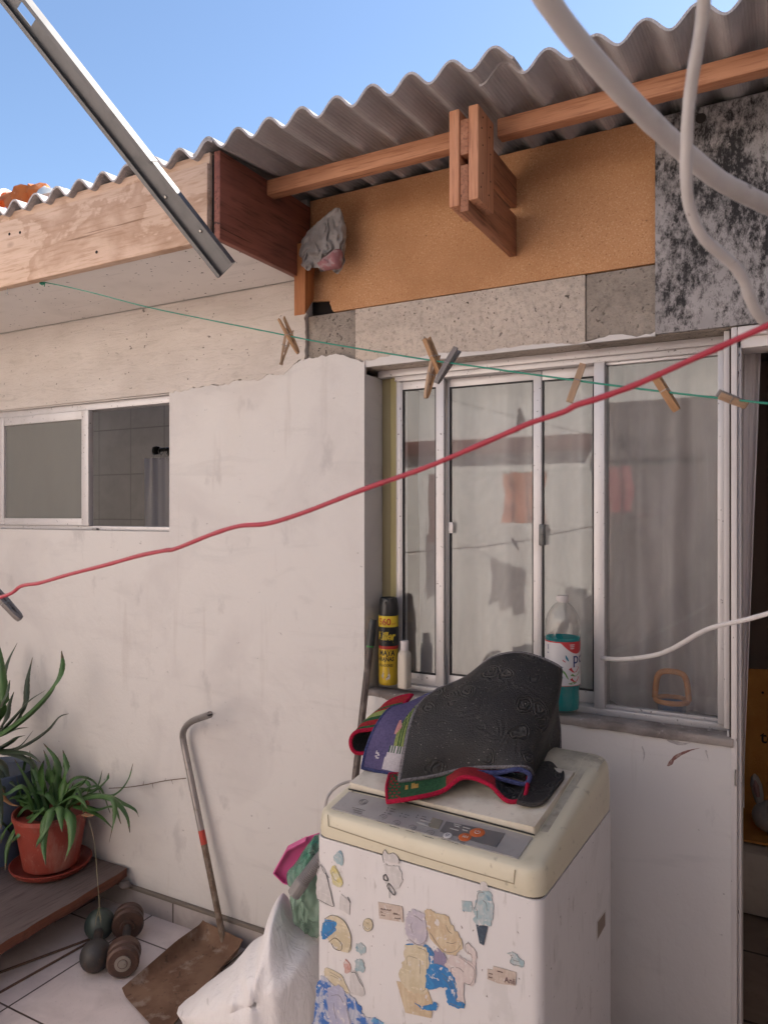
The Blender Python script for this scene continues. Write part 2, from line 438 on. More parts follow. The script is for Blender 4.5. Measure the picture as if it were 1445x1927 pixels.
def glass(name, dirt, dcol, tint=(.93, .95, .94), rough=.0, refl=1.0, lo=.3, hi=1.7):
    t = NT(name)
    lw = t.n('ShaderNodeLayerWeight'); lw.inputs['Blend'].default_value = .5
    f = t.math('MULTIPLY', t.math('ADD', t.math('MULTIPLY', t.math('POWER', lw.outputs['Facing'], 4), .9), .042), refl)
    tr = t.n('ShaderNodeBsdfTransparent'); tr.inputs[0].default_value = col(tint)
    gl = t.n('ShaderNodeBsdfGlossy'); gl.inputs['Roughness'].default_value = rough
    df = t.n('ShaderNodeBsdfDiffuse'); df.inputs[0].default_value = col(dcol)
    a = t.n('ShaderNodeMixShader'); b = t.n('ShaderNodeMixShader')
    d = t.rng(t.tex('noise', (6, 6, 2.5), det=7, dist=1), .35, .75, dirt * lo, min(1, dirt * hi))
    t.l(d, a.inputs[0]); t.l(tr.outputs[0], a.inputs[1]); t.l(df.outputs[0], a.inputs[2])
    t.l(f, b.inputs[0]); t.l(a.outputs[0], b.inputs[1]); t.l(gl.outputs[0], b.inputs[2])
    return t.done(b.outputs[0])
GLASS = glass('window_glass', .11, (.5, .46, .45))
FROST = glass('frosted_glass', .85, (.215, .21, .19), (.6, .65, .6), .18, .7, .96, 1.04)
def sheer(name, c, trans):
    t = NT(name)
    d = t.n('ShaderNodeBsdfDiffuse'); d.inputs[0].default_value = col(c)
    e = t.n('ShaderNodeBsdfTranslucent'); e.inputs[0].default_value = col(c)
    tr = t.n('ShaderNodeBsdfTransparent')
    a = t.n('ShaderNodeMixShader'); a.inputs[0].default_value = .35
    b = t.n('ShaderNodeMixShader')
    w = t.rng(t.tex('noise', (3, 3, .6), det=3), .3, .7, trans * .7, trans * 1.3); t.l(w, b.inputs[0])
    t.l(d.outputs[0], a.inputs[1]); t.l(e.outputs[0], a.inputs[2]); t.l(a.outputs[0], b.inputs[1]); t.l(tr.outputs[0], b.inputs[2])
    return t.done(b.outputs[0])
SHEER = sheer('sheer_curtain_cloth', (.70, .625, .62), .07)
SHEERL = sheer('pale_sheer_cloth', (.86, .79, .78), .06)
SHEER2 = sheer('sheer_door_cloth', (.85, .77, .74), .04)
STEEL = M('galvanised_steel', (.13, .127, .127), .5, metal=.4, layers=[('noise', 18, .45, .65, (.10, .098, .098), .7, dict(det=5)), ('noise', 80, .7, .72, (.1, .09, .085), .6)], bump=('noise', 40, .06, .001))
SCREW = M('screw_metal', (.35, .33, .31), .4, metal=.9)
GREENP = M('green_cord', (.012, .21, .135), .5)
REDP = M('red_cable', (.36, .022, .042), .45, layers=[('noise', 40, .6, .72, (.20, .02, .03), .6)])
PVC = M('white_pvc', (.43, .40, .385), .5, layers=[('noise', (16, 16, 16), .5, .7, (.33, .295, .27), .7, dict(det=5)), ('noise', 60, .69, .71, (.10, .08, .07), .7)])
CORDW = M('white_cord', (.62, .585, .57), .45, layers=[('noise', 30, .55, .7, (.45, .41, .39), .6)])

# ------------------------------------------------------------------ setting: the paved floor of the yard
mb = MB(); mb.box(-14, 14, -14, 14, -.2, 0)
setp(mk('ground', mb, M('bare_ground', (.25, .21, .18), .95, layers=[('noise', 3, .4, .7, (.17, .14, .12), .9)]), smooth=False, origin=(0, 0, -.2)), kind='structure').location.z -= .006
mb = MB(); mb.box(-6, .78, -2.2, 2.10, -.05, 0)
setp(mk('patio_floor', mb, FLOOR, smooth=False, origin=(0, 0, 0)), 'pale tiled patio floor', None, kind='structure')

# ------------------------------------------------------------------ the house
HOUSE = root('house', (-1.4, 2.1, 0), 'single-storey white plastered house under a grey corrugated roof, patched with bare concrete and orange board', 'house')
ORG = (0, 0, 0)
def hp(name, mb, mats, parent=HOUSE, **k): return mk(name, mb, mats, parent, **k)
YW = 2.10
mb = MB()
for b in ((-6, -1.206, 0, 1.475), (-6, -3.35, 1.4751, 2.0), (-2.055, -1.206, 1.4751, 2.0), (-6, -1.441, 2.0001, 2.62), (-1.2059, -.118, 0, .955)):
    mb.box(b[0], b[1], YW, YW + .15, b[2], b[3])
# hand-trowelled white coat, ragged along the top
sk = [(-6, 0, 0), (-6, 0, 1.474), (-2.062, 0, 1.474), (-2.062, 0, 2.0)]
top = jag([(-2.062, 0, 2.008), (-1.75, 0, 2.02), (-1.50, 0, 2.045), (-1.42, 0, 2.075), (-1.30, 0, 2.072), (-1.206, 0, 2.045)], .008, .012, 3)
poly = sk + [tuple(p) for p in top] + [(-1.206, 0, 2.02), (-1.206, 0, 0)]
mb.prism([(x, YW - .012, z) for x, y, z in poly], (0, .0119, 0))
mb.box(-1.2059, -.118, YW - .011, YW - .0001, 0, .957, bev=.004)
hp('wall', mb, WHITE, ang=50)
mb = MB()
e = jag([(-2.06, 0, 2.0), (-1.80, 0, 2.02), (-1.52, 0, 2.03), (-1.445, 0, 2.065)], .008, .016, 9)
poly = [(-6, 0, 2.0)] + [tuple(p) for p in e] + [tuple(p) for p in jag([(-1.438, 0, 2.08), (-1.442, 0, 2.342)], .01, .02, 5, (1, 0, 0))] + [(-6, 0, 2.342)]
mb.prism([(x, YW - .0135, z) for x, y, z in poly], (0, .0134, 0))
hp('plaster_band', mb, PLASTER, label='rough bare plaster band under the soffit')
# skirting tiles
mb = MB(); mb.box(-6, -.118, YW - .026, YW - .0125, 0, .075, bev=.002)
mb.box(-6, -.118, YW - .030, YW - .0125, .0752, .088, mi=1, bev=.003)
hp('skirting', mb, [SKIRT, M('skirting_grout', (.17, .14, .115), .9, bump=('noise', 60, .5, .004))])
# concrete lintel in three pours
for nm, x0, x1, y0, m, lb in (('lintel', -1.4405, -1.25, .004, CONC_D, 'dark crumbly concrete lintel end'), ('lintel', -1.2495, -.497, 0, CONC_L, 'pale pitted concrete lintel'), ('lintel', -.4965, .75, .006, CONC_D, 'dark smooth concrete lintel')):
    mb = MB(); mb.box(x0, x1, YW + y0, YW + .15, 2.0235, 2.219, bev=.004)
    hp(nm, mb, m, label=lb)
mb = MB(); mb.prism([(x, YW - .006, z) for x, y, z in [tuple(p) for p in jag([(-1.206, 0, 2.046), (-.9, 0, 2.036), (-.31, 0, 2.034)], .012, .012, 4)] + [(-.31, 0, 2.023), (-1.206, 0, 2.023)]], (0, .0099, 0))
hp('paint_edge', mb, WHITE)
mb = MB()
pts = [(-.30, 2.10, 2.222), (-.30, 2.10, 2.612), (-1.43, 2.10, 2.612), (-1.43, 2.10, 2.27)] + [tuple(p) for p in jag([(-1.345, 2.10, 2.262), (-1.335, 2.10, 2.222)], .01, .012, 2, (1, 0, 0))]
mb.prism([(x, y + .004, z) for x, y, z in pts], (0, .014, 0))
hp('chipboard_panel', mb, CHIP, smooth=False)
mb = MB(); mb.box(-1.44, .75, 2.135, 2.145, 2.2195, 2.62); hp('shade_backing', mb, DARK, smooth=False)  # near-black sheet, the shade behind the chipboard put in as colour
mb = MB(); mb.box(-.309, .75, YW - .012, YW - .002, 2.026, 2.605, bev=.001)
op = hp('mouldy_panel', mb, MOLD)
mb = MB(); mb.tube([(XY(1318, 2.08), 2.0865, 2.575), (XY(1318, 2.08), 2.0885, 2.575)], .013, 16); mk('bolt_hole', mb, DARK, op)  # flat dark disc, the shade of the hole painted as colour
# soffit, fascia box, rafter
mb = MB(); mb.box(-6, -1.446, 1.6605, 2.0795, 2.343, 2.352); hp('soffit', mb, SOFFIT, smooth=False)
mb = MB(); mb.box(-6, -1.462, 1.628, 1.660, 2.332, 2.556, bev=.003)
mb.box(-6, -1.462, 1.640, 1.660, 2.5565, 2.590, bev=.002)
fa = hp('fascia_board', mb, WOOD_F)
mb = MB()
for px, py in ((38, 437), (182, 474), (18, 440)):
    p = PY(px, py, 1.628); mb = MB(); mb.lathe([(0, -.002), (.005, -.0015), (.005, .004)], p, 10, ax=(Vector((1, 0, 0)), Vector((0, 0, 1)), Vector((0, 1, 0)))); mk('nail_head', mb, DARK, fa)
p = PY(14, 541, 1.645); mb = MB(); mb.tube([p + Vector((0, 0, .012)), p + Vector((0, 0, -.022)), p + Vector((.004, 0, -.024))], .0016, 6); mk('nail', mb, SCREW, fa)
mb = MB(); mb.box(-1.4615, -1.4475, 1.650, 2.095, 2.343, 2.585); hp('gap_shade_filler', mb, DARK, smooth=False)  # near-black filler paints the shade of the gap beside the rafter
mb = MB(); mb.box(-1.447, -1.424, 1.640, 2.098, 2.333, 2.588, bev=.003); hp('rafter', mb, WOOD_R)
# stub post under the rag
mb = MB(); mb.box(-1.437, -1.392, 2.02, 2.075, 2.20, 2.44, bev=.003)
for v in mb.v:
    if v.z < 2.25: v.z += (v.y - 2.02) * 1.2
st = hp('stub_post', mb, WOOD_S)
# purlin in two lengths and the double-cheeked bracket
mb = MB(); mb.box(-1.423, -.747, 1.853, 1.893, 2.537, 2.585, bev=.004); hp('purlin', mb, WOOD_P)
mb = MB(); mb.box(-.669, .75, 1.853, 1.893, 2.537, 2.585, bev=.004); hp('purlin', mb, WOOD_P)
br = hp('bracket', (lambda m: (m.box(-.7195, -.6965, 1.724, 2.10, 2.445, 2.534, bev=.003), m.box(-.7195, -.6965, 1.724, 2.10, 2.302, 2.42, bev=.003), m)[-1])(MB()), WOOD_BY)
for x0, x1, z0 in ((-.748, -.720, 2.318), (-.696, -.669, 2.326)):
    mb = MB(); mb.box(x0, x1, 1.720, 1.832, z0, 2.562, bev=.004); mk('cheek', mb, WOOD_B, br)
mb = MB()
for z in (2.36, 2.40, 2.47, 2.51, 2.54):
    for y in (1.745, 1.80): mb = MB(); mb.lathe([(.0025, 0), (.0025, .001)], (-.6692, y + .008 * math.sin(z * 90), z), 8, ax=(Vector((0, 1, 0)), Vector((0, 0, 1)), Vector((1, 0, 0)))); mk('nail_head', mb, DARK, br)
# corrugated sheets
PIT, AMP = .1075, .0195
def roofz(y): return 2.591 + (y - 1.62) * .08
def sheet(x0, x1, y0, lift, seed, y1=6.0):
    mb = MB(); n = int((x1 - x0) / PIT * 14); rows = []
    for y in (y0, y0 + .5, y0 + 1.2, y1):
        r = []
        for i in range(n + 1):
            x = lerp(x0, x1, i / n); z = roofz(y) + lift + AMP * math.cos(2 * PI * (x + .593) / PIT) + noise.noise(Vector((x * 2, y, seed))) * .003
            r.append(Vector((x, y + noise.noise(Vector((x * 9, seed, 1))) * .003, z)))
        rows.append(r)
    slab(mb, rows, -.006)
    return hp('roof_sheet', mb, FIBRO, ang=60)
sheet(-6.0, -4.07, 1.62, 0, 1); sheet(-4.12, -2.78, 1.622, .0075, 2, 2.36); sheet(-2.84, -1.435, 1.618, 0, 3)  # second sheet stops short: opening added to let daylight into the bathroom
sheet(-1.508, -.548, 1.620, .008, 4); sheet(-.652, .44, 1.682, 0.0, 5); sheet(.38, .76, 1.68, .0075, 6)
# pale rubble left lying on the sheets
rb = random.Random(4)
for k in range(7):
    p = PY(lerp(292, 372, k / 6), lerp(292, 272, k / 6), 1.80 + rb.random() * .08); mb = MB()
    p.z = roofz(p.y) + .034 + rb.random() * .006
    a = rb.random() * 3
    mb.obox(p, (Vector((math.cos(a), math.sin(a), .2)), Vector((-math.sin(a), math.cos(a), .1)), Vector((0, -.2, 1))), (.016 + rb.random() * .02, .014 + rb.random() * .012, .004 + rb.random() * .006), bev=.002)
    setp(mk('tile_shard', mb, M('pale_shard', (.50, .47, .44), .9, bump=('noise', 50, .4, .003)) if k == 0 else bpy.data.materials['pale_shard'], origin=p),
         'pale broken shard lying on the corrugated roof edge behind the metal channel', 'shard', 'pale shards on the roof edge')
# interior shells
mb = MB()
for b, m_ in (((-1.56, -1.50, 2.2505, 4.8, 0, 2.58), INT), ((-5.0, -1.5605, 3.5, 3.56, 0, 2.58), BATHT), ((-1.4995, 2.0, 4.7, 4.76, 0, 2.58), INT), ((2.0, 2.06, 2.2505, 4.76, 0, 2.58), INT), ((.76, 1.9999, 2.2, 2.25, 0, 2.58), INT), ((-5.06, -5.0, 2.2505, 3.56, 0, 1.30), BATHT)):  # left bathroom wall kept low, an opening added for daylight
    mb = MB(); mb.box(*b); hp('interior_wall', mb, m_, smooth=False)
mb = MB(); mb.box(-1.4999, 2.0, 2.2505, 4.70, 2.40, 2.44); hp('ceiling', mb, M('ceiling_paint', (.30, .26, .24), .9), smooth=False)
mb = MB(); mb.box(-1.4999, 2.0, 2.101, 4.70, -.05, .004); hp('room_floor', mb, ROOMT, smooth=False)
mb = MB(); mb.box(-5.0, -1.56, 2.2505, 3.5, -.05, .004); hp('room_floor', mb, BATHT, smooth=False)

# ---- bathroom window
def zat(px, py, Y): return PY(px, py, Y).z
mb = MB(); y0, y1 = 2.115, 2.165
xl, xr = -3.36, -2.056
mb.box(xl, xr, y0, y1, 1.972, 1.9995, bev=.002); mb.box(xl, xr, y0, y1, 1.4755, 1.492, bev=.002)
mb.box(xr - .006, xr, y0, y1, 1.4925, 1.9715)
bw = hp('window', mb, ALU, label='small bathroom window slid half open')
X = lambda px: XY(px, 2.12)
mb = MB(); a, b = X(3), X(172)
mb.box(a, X(13), 2.104, 2.130, 1.493, 1.971, bev=.002); mb.box(X(159), b, 2.104, 2.130, 1.493, 1.971, bev=.002)
mb.box(X(13), X(159), 2.106, 2.128, 1.936, 1.971, bev=.002); mb.box(X(13), X(159), 2.106, 2.128, 1.493, 1.523, bev=.002)
mb.box(X(145), X(152), 2.134, 2.15, 1.495, 1.97)
sh = mk('sash', mb, ALU, bw)
mb = MB(); mb.box(X(13), X(159), 2.116, 2.119, 1.523, 1.936); mk('pane', mb, FROST, bw, smooth=False)
mb = MB(); mb.box(-3.36, X(2), 2.14, 2.143, 1.493, 1.971); mk('pane', mb, FROST, bw, smooth=False)
mb = MB(); p = PY(180, 996, 2.11); mb.box(p.x - .012, p.x + .014, 2.100, 2.1145, 1.476, 1.484, bev=.002); mk('latch', mb, SCREW, bw)
# ---- kitchen window
X = lambda px: XY(px, 2.205)
ZB, ZT = .975, 2.017
mb = MB()
xl, xr = -1.205, X(1372)
mb.box(xl, xr, 2.175, 2.25, 2.000, 2.0225, bev=.002)                       # head
mb.box(X(748), X(1350), 2.185, 2.25, 1.984, 1.9998, bev=.001)
mb.box(X(748), X(756), 2.195, 2.25, .982, 1.9835, bev=.001)                # left jamb
mb.box(xl, xr, 2.182, 2.25, .9605, .9815, bev=.002)                        # sill track
mb.box(X(1121), X(1141), 2.178, 2.25, .982, 1.9835, bev=.002)              # mullion
mb.box(X(1352), X(1366), 2.170, 2.25, .982, 1.9835, bev=.002)
mb.box(X(1367.5), xr, 2.162, 2.25, .982, 1.9835, bev=.002)
kw = hp('window', mb, ALU, label='tall sliding window with a sheer curtain behind its glass')
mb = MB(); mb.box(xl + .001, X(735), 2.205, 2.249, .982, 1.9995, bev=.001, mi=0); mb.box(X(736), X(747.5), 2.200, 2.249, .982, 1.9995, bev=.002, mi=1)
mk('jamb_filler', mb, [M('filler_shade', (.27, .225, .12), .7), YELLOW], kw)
def sash(xa, xb, wl, wr, ya, yb, zt, zb, rt=.03, rb=.04):
    mb = MB()
    mb.box(xa, xa + wl, ya, yb, zb, zt, bev=.0015); mb.box(xb - wr, xb, ya, yb, zb, zt, bev=.0015)
    mb.box(xa + wl, xb - wr, ya + .002, yb - .002, zt - rt, zt - .0001, bev=.001); mb.box(xa + wl, xb - wr, ya + .002, yb - .002, zb + .0001, zb + rb, bev=.001)
    g = .004
    for q in ((xa + wl, xa + wl + g, zb + rb, zt - rt), (xb - wr - g, xb - wr, zb + rb, zt - rt)): mb.box(q[0], q[1], ya + .003, yb - .003, q[2], q[3], mi=1)
    mb.box(xa + wl + g, xb - wr - g, ya + .003, yb - .003, zt - rt - g, zt - rt, mi=1); mb.box(xa + wl + g, xb - wr - g, ya + .003, yb - .003, zb + rb, zb + rb + g, mi=1)
    mk('sash', mb, [ALU, BLACKG], kw)
    mb = MB(); mb.box(xa + wl, xb - wr, (ya + yb) / 2 - .0015, (ya + yb) / 2 + .0015, zb + rb, zt - rt)
    mk('pane', mb, GLASS, kw, smooth=False)
w = lambda a, b: X(b) - X(a)
sash(X(756), X(837), .006, w(822, 837), 2.196, 2.214, 1.983, .983, .026, .035)
sash(X(838), X(1015), .006, w(1000, 1015), 2.222, 2.240, 1.983, .983, .026, .035)
sash(X(1015.5), X(1120), .002, .008, 2.2205, 2.238, 1.983, .983, .03, .035)
mb = MB(); mb.box(X(1141), X(1352), 2.206, 2.209, .9825, 1.975); mk('pane', mb, GLASS, kw, smooth=False)
mb = MB(); mb.box(X(1141), X(1352), 2.195, 2.22, 1.9755, 1.9838, bev=.001); mk('glazing_bead', mb, ALU, kw); mb = MB(); mb.box(X(1141), X(1352), 2.195, 2.2055, .9822, .990, bev=.001); mk('glazing_bead', mb, ALU, kw)
p = PY(1020, 1005, 2.215); mb = MB(); mb.box(p.x - .008, p.x + .010, 2.205, 2.2195, p.z - .035, p.z + .03, bev=.003); mb.box(p.x - .001, p.x + .012, 2.196, 2.2045, p.z - .005, p.z + .02, bev=.003)
mk('latch', mb, M('dark_latch', (.10, .10, .10), .4, metal=.6), kw)
p = PY(846, 993, 2.215); mb = MB(); mb.box(p.x - .006, p.x + .012, 2.214, 2.2215, p.z - .018, p.z + .018, bev=.002); mk('latch', mb, ALU, kw)
# rough sill slab
mb = MB()
fr = jag([(-1.205, 2.092, 0), (-.8, 2.088, 0), (-.119, 2.084, 0)], .012, .006, 2, (0, 1, 0)); rows = []
for q in ((.948, 0), (.962, -.004), (.9695, 0)):
    rows.append([Vector((p.x, p.y + q[1], q[0] + noise.noise(p * 20 + Vector((0, 0, q[0] * 9))) * .003)) for p in fr])
for y in (2.11, 2.15, 2.19, 2.249):
    rows.append([Vector((p.x, y, .9715 + noise.noise(Vector((p.x * 18, y * 18, 0))) * .0025 - (.011 if y > 2.18 else 0))) for p in fr])
rows.append([Vector((p.x, 2.249, .94)) for p in fr])
mb.grid(rows); mk('sill', mb, SILLM, kw, ang=60)
# ---- door opening to the right
X = lambda px: XY(px, 2.13)
mb = MB()
mb.box(X(1377.5), X(1389), 2.088, 2.20, .006, 2.0225, bev=.003); mb.box(X(1389.3), X(1396), 2.105, 2.20, .006, 1.9985, bev=.002)
mb.box(X(1389.3), .75, 2.088, 2.20, 1.999, 2.0225, bev=.003)
mb.box(X(1389.3), .75, 2.105, 2.20, 1.970, 1.9985, bev=.002); mb.box(.70, .76, 2.088, 2.20, .006, 1.9985, bev=.002)
mb.box(X(1362.5), X(1373.8), 2.118, 2.161, .986, 2.0215, bev=.002); mb.box(X(1369.5), X(1373.8), 2.100, 2.16, .005, .9855, bev=.002)
df = hp('door_frame', mb, ALUW, label='white painted door frame beside the tall window')
mb = MB(); mb.box(X(1374), X(1377.3), 2.097, 2.19, 0.005, 2.02); mk('gap_shade', mb, M('gap_shade_dark', (.05, .035, .03), .9), df)  # dark strip, shade of the gap between the frames put into its colour
p = PY(1384, 1465, 2.087); mb = MB(); mb.tube([p + Vector((.0, .002, .02)), p + Vector((0, -.012, .016)), p + Vector((0, -.014, -.012)), p + Vector((0, .002, -.02))], .0022, 8); mk('latch', mb, SCREW, df)

# scars and scuffs in the paint under the window
SCAR = M('paint_scar', (.22, .10, .085), .8, layers=[('noise', 90, .45, .6, (.40, .30, .26), .8)])
def scar(px, w, mats):
    P = cr([PY(x, y, YW - .0115) for x, y in px], 8); n = len(P); L = []; R_ = []
    for i, p in enumerate(P):
        d = (P[min(i + 1, n - 1)] - P[max(i - 1, 0)]).normalized(); s_ = Vector((-d.z, 0, d.x)); t = i / (n - 1); q = w * math.sin(PI * min(1, .08 + t * .92)) ** .8 * (1 + .5 * noise.noise(p * 90)) * (1.5 - t)
        L.append(p + s_ * q); R_.append(p - s_ * q)
    mb = MB(); mb.prism(L + R_[::-1], (0, .0004, 0)); hp('paint_scar', mb, mats, smooth=False)
scar([(1256, 1442), (1262, 1436), (1268, 1428), (1280, 1420), (1300, 1412), (1318, 1408)], .0042, SCAR)
SCUFF = M('paint_scuff', (.36, .33, .32), .8, layers=[('noise', 60, .45, .6, (.55, .51, .48), .9)])
for pts, w in (([(1255, 1393), (1275, 1399), (1290, 1400), (1305, 1394)], .004), ([(1328, 1412), (1330, 1420), (1333, 1432)], .0018), ([(1208, 1405), (1212, 1418), (1210, 1436)], .0022), ([(505, 1080), (518, 1076), (530, 1072)], .0022), ([(460, 905), (480, 900), (500, 893)], .002), ([(565, 1160), (572, 1163), (578, 1160)], .002)):
    scar(pts, w, SCUFF)
# ------------------------------------------------------------------ washing machine (local frame: x along front, y depth, z up)
MA = math.radians(-4.2); MX = Vector((math.cos(MA), math.sin(MA), 0)); MYv = Vector((-math.sin(MA), math.cos(MA), 0)); MO = Vector((-.969, 1.447, 0))
def mloc(p): d = p - MO; return Vector((d.dot(MX), d.dot(MYv), d.z))
def mw(x, y, z): return MO + MX * x + MYv * y + Vector((0, 0, z))
def mfront(px, py, y=0): return mloc(hit(px, py, MO + MYv * y, MYv))
W, D = .554, .489
CREAM = M('cream_plastic', (.60, .545, .41), .35, layers=[
    ('noise', (5, 5, 5), .5, .7, (.45, .40, .28), .5, dict(det=5)), ('noise', (40, 40, 40), .62, .7, (.24, .20, .15), .5, dict(det=5))], bump=('noise', 30, .05, .001))
CREAMD = M('dusty_cream_plastic', (.50, .46, .36), .55, layers=[
    ('noise', (11, 11, 11), .40, .58, (.33, .28, .215), .8, dict(det=8)), ('noise', (50, 50, 50), .50, .70, (.20, .165, .13), .5, dict(det=5))], bump=('noise', 60, .15, .001))
LIDM = M('lid_plastic', (.72, .66, .55), .45, layers=[
    ('noise', (9, 9, 9), .46, .64, (.50, .43, .34), .8, dict(det=8)), ('noise', (60, 60, 60), .60, .72, (.26, .22, .18), .35, dict(det=4))])
ENAMEL = M('white_enamel', (.66, .63, .62), .33, layers=[
    ('noise', (5, 5, 3), .5, .75, (.56, .53, .515), .7, dict(det=5)), ('noise', (34, 34, 12), .64, .70, (.40, .36, .33), .6, dict(det=5)), ('noise', (60, 60, 9), .58, .70, (.52, .49, .475), .6, dict(det=5, loc=(2, 0, 1))), ('noise', (7, 7, 6), .60, .66, (.57, .545, .53), .7, dict(det=7, loc=(5, 0, 2))),
    ('noise', (90, 90, 90), .71, .73, (.18, .14, .12), .8, dict(det=2))], bump=('noise', (14, 14, 10), .04, .001))
PANELM = M('grey_panel', (.36, .345, .34), .32, metal=.25, layers=[('noise', 12, .45, .7, (.29, .275, .27), .7, dict(det=6)), ('noise', 90, .6, .75, (.2, .19, .18), .4)])
PANELD = M('dark_panel', (.13, .125, .125), .35)
LINE = M('seam_dark', (.07, .05, .04), .9)  # darker colour for the narrow ring under the top cover
WM = root('washing_machine', MO, 'worn cream and white top-loading washing machine covered in peeling sticker scraps', 'washing machine', rz=MA)
def wp(name, mb, mats, par=WM, **k): return mk(name, mb, mats, par, local=True, **k)
def rrect(x0, x1, y0, y1, r, n=5):
    o = []
    for cx, cy, a in ((x1 - r, y1 - r, 0), (x0 + r, y1 - r, 90), (x0 + r, y0 + r, 180), (x1 - r, y0 + r, 270)):
        for k in range(n + 1):
            an = math.radians(a + 90 * k / n); o.append((cx + r * math.cos(an), cy + r * math.sin(an)))
    return o
# body: rounded front corners
mb = MB(); o = rrect(0, W, .001, D, .022)
mb.grid([[Vector((x, y, .03)) for x, y in o], [Vector((x, y, .792 + .022 * max(0, y) / D)) for x, y in o]], wrap=True)
mb.add([Vector((x, y, .03)) for x, y in o], [list(range(len(o)))])
mb.add([Vector((x, y, .792 + .022 * max(0, y) / D)) for x, y in o], [list(range(len(o)))])
for x in (.06, W - .06):
    for y in (.06, D - .06): mb.lathe([(.02, 0), (.022, .03)], (x, y, 0), 12)
wp('body', mb, ENAMEL)
mb = MB(); o = rrect(.004, W - .004, .005, D - .004, .02)
mb.grid([[Vector((x, y, .7915 + .022 * y / D)) for x, y in o], [Vector((x, y, .7965 + .022 * y / D)) for x, y in o]], wrap=True); wp('seam', mb, LINE)
# cream top cover: rings of a rounded rectangle that shrink towards the deck
def deck(y): return .8545 + .17 * (min(.11, max(0, y)) - .02) + .207 * min(.28, max(0, y - .11))
def hump(y): return .016 * min(1, max(0, (y - .385) / .03)) ** 1.5
rows = []
for ins, fz in ((0, 0), (-.001, .25), (0, .6), (.003, .86), (.008, .95), (.016, .992), (.026, 1.0), (.034, 1.0)):
    o = rrect(ins, W - ins, ins * .9, D - ins * .9, max(.034 - ins * .5, .012), 6); r = []
    for x, y in o:
        b = .796 + .022 * max(0, y) / D; t = deck(y) + hump(y)
        r.append(Vector((x, y, lerp(b, t, fz))))
    rows.append(r)
n = len(rows[-1])
# deck filled by strips front to back
mb = MB(); mb.grid(rows, 0, wrap=True)
dk = []
for q in range(25):
    y = lerp(.0306, D - .0306, q / 24)
    dk.append([Vector((lerp(.034, W - .034, k / 8), y, deck(y) + hump(y))) for k in range(9)])
mb.grid(dk)
wp('top_cover', mb, [CREAMD if False else CREAM], ang=40)
# dusty film on the deck margin is its own thin moulding round the lid
mb = MB()
rr = []
for q in range(17):
    y = lerp(.115, .455, q / 16); rr.append([Vector((lerp(.502, .545, k / 4), y, deck(y) + hump(y) + .0016 - (.006 * (k / 4) ** 3) - (.004 if q == 0 else 0))) for k in range(5)])
mb.grid(rr)
rr = []
for q in range(5):
    y = lerp(.366, .463, q / 4); rr.append([Vector((lerp(.02, .5015, k / 10), y, deck(y) + hump(y) + .0018)) for k in range(11)])
mb.grid(rr); wp('rim', mb, CREAMD, label='dust-stained back rim')
# inset fascia outline on the front
mb = MB(); a = [(.040, .824), (.497, .8145), (.499, .8425)]
pts = [Vector((.038, -.0012, .85)), Vector((.040, -.0012, .824))] + [Vector((lerp(.040, .497, k / 8), -.0014 , lerp(.824, .8145, k / 8) - .003 * math.sin(PI * k / 8))) for k in range(1, 9)] + [Vector((.499, -.001, .8425))]
mb.tube(pts, .0011, 6); wp('groove', mb, M('groove_shade', (.30, .25, .17), .8))
# control panel
def pz(y): return .8555 + (y - .02) * .17
mb = MB(); rows = []
def edge(x): return .098 + .006 * math.sin(PI * (x - .03) / .47)
for q in range(6):
    rows.append([Vector((x, lerp(.020, edge(x), q / 5), pz(lerp(.020, edge(x), q / 5)) + .0015)) for x in [lerp(.032 - .004 * q / 5, .497, k / 20) for k in range(21)]])
slab(mb, rows, .012); cp = wp('control_panel', mb, PANELM, ang=50)
def onp(px, py):
    nrm = Vector((0, -.17, 1)); n = MX * nrm.x + MYv * nrm.y + Vector((0, 0, nrm.z))
    return mloc(hit(px, py, mw(.2, .06, pz(.06) + .002), n))
def plate(mb, quad, mi=0, th=.0008):
    q = [onp(*p) for p in quad]; mb.prism(q, (0, -.17 * th, th), mi)
g3 = lambda x, y: (590 + x / 3.284, 1400 + y / 3.284)
mb = MB(); plate(mb, [g3(820, 482), g3(1183, 556), g3(1128, 642), g3(780, 545)]); wp('button_field', mb, PANELD, cp)
mb = MB(); plate(mb, [g3(735, 458), g3(800, 475), g3(772, 530), g3(705, 512)]); mb2 = mb; wp('display', mb, M('display_window', (.22, .20, .16), .2), cp)
PN = Vector((0, -.17, 1)).normalized(); PY_ = Vector((1, 0, 0)).cross(PN) * -1
def disc(mb, c, r, h, mi=0, hole=0):
    prof = [(hole, 0), (hole, h), (r * .9, h), (r, h * .6), (r, 0)] if hole else [(0, h), (r * .9, h), (r, h * .6), (r, 0)]
    mb.lathe(prof, c, 20, mi, ax=(Vector((1, 0, 0)), PN.cross(Vector((1, 0, 0))), PN))
ORANGE = M('orange_button', (.50, .115, .03), .4)
INK = M('panel_ink', (.09, .085, .085), .6)
PALE = M('pale_print', (.55, .53, .52), .5)
def pn_text(mb, s, px, py, size, mi=0, ang=0):
    o = onp(px, py); ex = Vector((1, 0, 0)); ey = Vector((0, 1, .17)).normalized()
    text(mb, s, size, lambda x, y: o + ex * x + ey * y + PN * .0012, mi)
